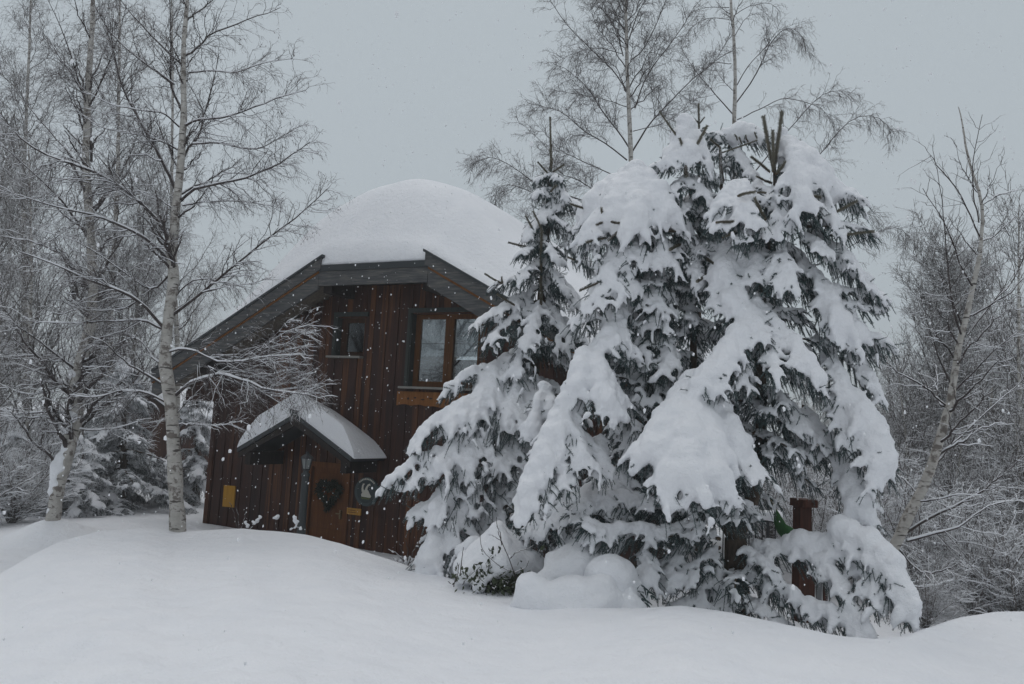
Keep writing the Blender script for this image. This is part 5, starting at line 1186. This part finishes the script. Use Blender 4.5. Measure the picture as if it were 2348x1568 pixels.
# ------------------------------------------------------------------ buried shrubs, garden things, sprigs
def garden():
    # leafy shrub under a cone of snow
    b = foot(1140, 1370, 9.4, .05); e = empty('leafy_shrub', tuple(b)); tag(e, 'evergreen shrub under a pointed snow cone with bare twigs poking out', 'shrub')
    g = np.random.default_rng(61); m = MB()
    def lump(mb, lst, Y, o, k=5):
        for u, v, r, dy in lst:
            p = at(u, v, Y + dy) - o; rr = r / F * Y
            balls(p + g.normal(0, .12 * rr, (k, 3)), rr * g.uniform(.85, 1.05, k), mb)
    cone = []
    for t in np.linspace(0, 1, 9):
        for sx in np.linspace(-1, 1, 3 + int(t * 6)):
            cone.append((1140 + sx * 78 * t + 8 * t, 1212 + 78 * t + 14 * abs(sx) * t, 18 + 12 * t, .18 * abs(sx) - .25 * t * (1 - abs(sx))))
    cone += [(1085, 1310, 22, -.1), (1062, 1320, 16, -.1), (1100, 1345, 18, -.25), (1125, 1320, 12, -.3), (1215, 1290, 26, .1), (1070, 1285, 22, .3), (1058, 1262, 20, .6), (1085, 1252, 24, .6), (1110, 1255, 26, .6)]
    lump(m, cone, 9.15, b); melt(m, 'snow_load', M_SNOW, e, .03, 12, (('drifts', .5, .05), ('crumbs', .045, .008)))
    lf = MB(); tw = MB()
    C = []
    for cu, cv, su, sv, n in ((1135, 1320, 26, 26, 300), (1075, 1325, 18, 12, 110), (1175, 1340, 22, 18, 240), (1127, 1275, 6, 8, 40), (1150, 1350, 30, 12, 160)):
        for _ in range(n):
            C.append(at(cu + g.normal(0, su), cv + g.normal(0, sv), 9.0 + g.uniform(-.25, .3)) - b)
    C = np.array(C); d = norm(g.normal(0, 1, C.shape) + np.array([0, -.4, .5])); wv = norm(np.cross(d, g.normal(0, 1, C.shape)))
    ln = g.uniform(.05, .09, len(C))[:, None]
    V = np.stack([C, C + d * ln * .5 + wv * ln * .24, C + d * ln, C + d * ln * .5 - wv * ln * .24], 1); lf.add(V.reshape(-1, 3), np.arange(len(C) * 4).reshape(-1, 4)); lf.build('leaves', M_LEAF, e, recalc=False)
    def tw_px(lst, Y, o, mb, r=.006):
        for pts in lst:
            P = smoothpath([at(u, v, Y) - o for u, v in pts], 12, .003); mb.add(*tubes(P[None], np.linspace(r, r * .5, 12)[None], 5))
    tw_px([[(1188, 1340), (1178, 1310), (1150, 1240), (1140, 1215), (1138, 1185)], [(1150, 1250), (1146, 1220), (1139, 1205)], [(1178, 1310), (1150, 1300), (1110, 1265), (1100, 1225)], [(1170, 1280), (1185, 1265), (1215, 1255), (1230, 1240)], [(1150, 1240), (1130, 1228), (1120, 1225)], [(1180, 1312), (1205, 1300), (1212, 1285)], [(1060, 1340), (1075, 1320), (1100, 1300)], [(1055, 1320), (1058, 1285), (1062, 1255)], [(1040, 1345), (1050, 1310), (1048, 1290)]], 8.75, b, tw)
    tw.build('twigs', M_LIMB, e, recalc=False)
    # round snow-buried bushes
    def mound(label, lst, Y, needle_px, seed):
        o = foot(lst[0][0], 1385, Y, .05); e = empty('buried_shrub', tuple(o)); tag(e, label, 'shrub')
        m = MB(); lump(m, lst, Y, o, 6); melt(m, 'snow_load', M_SNOW, e, .04, 34, (('drifts', .5, .20), ('crumbs', .045, .008)))
        if needle_px:
            s = Spruce(o, seed)
            for ru, rv, tu, tv, wd, yr, yt, sn, ar in needle_px: s.bough(at(ru, rv, yr), at(tu, tv, yt), wd / F * yr, sn, ar, 7)
            P = np.concatenate(s.tw[6]); m2 = MB(); m2.add(*tubes(P - o, np.tile(np.linspace(.012, .004, 6), (len(P), 1)), 4)); m2.build('branches', M_NEEDLE, e, recalc=False)
    mound('shrub buried under a tall rounded snow hump left of the forked spruce foot', [(1285, 1305, 46, .15), (1325, 1278, 46, .2), (1365, 1260, 44, .25), (1400, 1246, 36, .3), (1305, 1330, 52, .1), (1360, 1315, 52, .1), (1255, 1345, 40, .1), (1330, 1300, 46, .1)], 8.6, None, 1)
    mound('small bush under a round snow cap below the lowest spruce arm', [(1395, 1300, 42, 0), (1425, 1332, 46, 0), (1450, 1372, 36, 0), (1385, 1332, 42, 0), (1400, 1360, 44, 0), (1360, 1330, 34, .1)], 8.42, [(1420, 1320, 1480, 1385, 60, 8.5, 8.2, .06, .1), (1440, 1330, 1495, 1370, 40, 8.5, 8.2, .04, .1)], 2)
    mound('low bush buried in smooth snow steps at the crest of the bank', [(1217, 1338, 34, .05), (1207, 1372, 38, 0), (1240, 1370, 40, 0), (1300, 1350, 36, 0), (1345, 1350, 36, 0), (1382, 1356, 34, 0), (1410, 1380, 34, 0), (1262, 1388, 42, -.05), (1320, 1388, 46, -.05), (1370, 1392, 44, -.05), (1430, 1396, 26, 0), (1180, 1392, 26, 0)], 8.22, None, 3)
    # red-brown posts with cross beam
    Y = 10.9; b = foot(1836, 1360, Y, .3); e = empty('swing_frame', tuple(b), R(12)); tag(e, 'red-brown wooden frame post with short cross beam seen under the spruce arm', 'wooden frame')
    tz = at(1836, 1136, Y)[2] - b[2]
    m = MB(); m.box(-.085, .085, -.09, .09, 0, tz - .145); m.build('post', M_REDWOOD, e)
    m = MB(); m.box(-.12, .10, -.20, .11, tz - .14, tz - .04); m.build('cross_beam', M_REDWOOD, e)
    g2 = np.random.default_rng(5)
    p = foot(1868, 1360, 11.1, .2); e = empty('plank_screen', tuple(p), R(10)); tag(e, 'short screen of worn upright planks beside the red-brown post', 'fence')
    hz = at(1868, 1285, 11.1)[2] - p[2]
    for k, (x, wd) in enumerate(((-.17, .07), (-.07, .06), (.02, .075), (.12, .06))):
        m = MB(); m.box(x, x + wd, -.012, .012, 0, hz - .03 * (k % 2)); m.build('plank', M_GREYWOOD if k == 2 else M_REDWOOD, e)
    m = MB(); m.box(-.19, .2, .014, .04, hz - .3, hz - .22); m.build('rail', M_REDWOOD, e)
    # green canvas hung on an ochre rope
    p0 = at(1765, 1146, 10.6); p1 = at(1777, 1168, 10.6); p2 = at(1815, 1228, 10.6)
    e = empty('hammock', tuple(p2)); tag(e, 'end of a rolled green hammock hung by an ochre cord beside the post', 'hammock')
    m = MB(); P = smoothpath([p0, (p0 + p1) / 2, p1], 8) - p2; m.add(*tubes(P[None], np.full((1, 8), .014), 6)); m.build('cord', M_OCHRE, e)
    m = MB(); c = (p1 + p2) / 2 + np.array([-.03, 0, -.06]); P = smoothpath([p1, c, p2, p2 + (p2 - c) * .9], 20) - p2
    m.add(*tubes(P[None], np.interp(np.linspace(0, 1, 20), [0, .2, .5, .8, 1], [.018, .065, .09, .085, .04])[None], 10)); m.build('canvas', M_HAMMOCK, e, True)
    # black iron railing with snow on it
    Y = 12.2; p = at(1700, 1215, Y); p[2] = at(1700, 1225, Y)[2] - .1; e = empty('iron_railing', tuple(p), R(-4)); tag(e, 'black iron railing with a cushion of snow, seen through the spruce fork', 'railing')
    tz = at(1745, 1190, Y)[2] - p[2]
    m = MB(); m.box(-.3, .52, -.02, .02, tz - .04, tz); m.build('top_rail', M_IRON, e)
    m = MB(); m.box(-.3, .52, -.012, .012, -.3, -.27); m.build('bottom_rail', M_IRON, e)
    for k in range(9):
        m = MB(); x = -.27 + k * .095; m.box(x - .008, x + .008, -.008, .008, -.27, tz - .04); m.build('baluster', M_IRON, e)
    m = MB(); m.box(.36, .39, -.03, .0, -.3, tz + .38); m.build('pole', M_IRON, e)
    m = MB(); pts = np.array([(x, y, tz + .07) for x in np.linspace(-.3, .52, 14) for y in (-.06, .04)]); balls(pts, g2.uniform(.07, .09, len(pts)), m)
    melt(m, 'rail_snow', M_SNOW, e, .03, 6)
    # withered stems with snow caught on them, in front of the chalet
    def sprig(label, u, v, Y, stems, blobs, seed):
        g = np.random.default_rng(seed); o = foot(u, v, Y, .05); e = empty('withered_plant', tuple(o)); tag(e, label, 'plant', 'withered stems before the chalet')
        m = MB()
        for pts in stems:
            P = smoothpath([at(a, c, Y) - o for a, c in pts], 8, .006); m.add(*tubes(P[None], np.linspace(.009, .004, 8)[None], 4))
        m.build('stems', M_TWIG, e, recalc=False)
        if blobs:
            m = MB()
            for a, c, r in blobs: balls(at(a, c, Y) - o + g.normal(0, r / F * Y * .5, (4, 3)), np.full(4, r / F * Y), m)
            melt(m, 'caught_snow', M_SNOW, e, .012, 2, ())
    sprig('thin dry stems fanning out below the yellow board', 545, 1212, 13.3, [[(545, 1212), (537, 1180), (525, 1150)], [(548, 1212), (545, 1185), (540, 1160)], [(552, 1212), (560, 1190), (565, 1170)]], [], 1)
    sprig('dry stem with a forked clump of snow left of the lamp post', 588, 1212, 13.3, [[(572, 1214), (580, 1205), (588, 1195), (595, 1186)], [(580, 1205), (576, 1196)]], [(583, 1199, 4), (590, 1194, 4.5), (596, 1187, 3.5), (568, 1206, 3.5), (563, 1199, 3)], 2)
    sprig('dry stem topped by a curl of snow nearest the lamp post foot', 634, 1212, 13.2, [[(634, 1214), (632, 1200), (634, 1184)]], [(631, 1186, 3.5), (636, 1182, 3.5), (634, 1190, 3)], 3)
    sprig('dark upright stem laden with snow right against the lamp post', 677, 1222, 12.6, [[(675, 1226), (677, 1205), (676, 1180)], [(677, 1205), (690, 1212)]], [(676, 1190, 4.5), (679, 1197, 4), (677, 1207, 3), (689, 1211, 3.5), (672, 1183, 2.5), (667, 1213, 3)], 4)
    sprig('frosted twiggy clump where the snow bank meets the dark wall', 925, 1290, 10.9, [[(930, 1298), (915, 1275), (890, 1258)], [(932, 1298), (935, 1265), (930, 1235)], [(935, 1298), (945, 1270), (955, 1245)], [(925, 1292), (905, 1282), (895, 1278)], [(928, 1290), (920, 1262), (915, 1240)], [(930, 1296), (945, 1285), (958, 1275)]],
          [(900, 1264, 2.5), (908, 1282, 3), (920, 1284, 3.5), (933, 1288, 4), (945, 1284, 3.5), (912, 1272, 2), (955, 1276, 3), (940, 1275, 2.5)], 5)
garden()

# ------------------------------------------------------------------ falling snow: nobody could count it
def flakes():
    g = np.random.default_rng(77); n = 24000
    C = np.stack([g.uniform(-15, 15, n), g.uniform(1.6, 16.5, n), g.uniform(0, 12, n)], -1)
    C = C[C[:, 2] > ground_z(C[:, 0], C[:, 1]) + .05]
    n = len(C); r = np.exp(g.normal(math.log(.0042), .50, n)).clip(.002, .0095)
    # keep the lens clear: only small flakes close by
    near = np.linalg.norm(C - EYE, axis=1) < 3.5; r[near] = np.minimum(r[near], .004)
    V = C[:, None] + r[:, None, None] * ICO_V[None] * g.uniform(.6, 1.3, (n, 12, 1)) * np.array([1, 1, 1.5])
    Fc = (np.arange(n) * 12)[:, None, None] + ICO_F[None]
    m = MB(); m.add(V.reshape(-1, 3), Fc.reshape(-1, 3)); o = m.build('falling_snow', M_FLAKE, None, recalc=False)
    tag(o, 'snowflakes drifting down all through the air', 'falling snow', kind='stuff')
flakes()

# ------------------------------------------------------------------ snow-filled air
def haze():
    m = bpy.data.materials.new('snowy_air'); m.use_nodes = True; nt_ = m.node_tree; nt_.nodes.clear()
    o_ = nt_.nodes.new('ShaderNodeOutputMaterial'); v_ = nt_.nodes.new('ShaderNodeVolumePrincipled')
    v_.inputs['Color'].default_value = (.92, .94, .96, 1); v_.inputs['Density'].default_value = HAZE
    nt_.links.new(v_.outputs[0], o_.inputs['Volume'])
    b = MB(); b.box(-275, 275, -275, 275, -1.2, 24); o = b.build('haze', m, None); tag(o, 'thin veil of falling snow filling the air', 'haze', kind='stuff')
HAZE = .0029
haze()
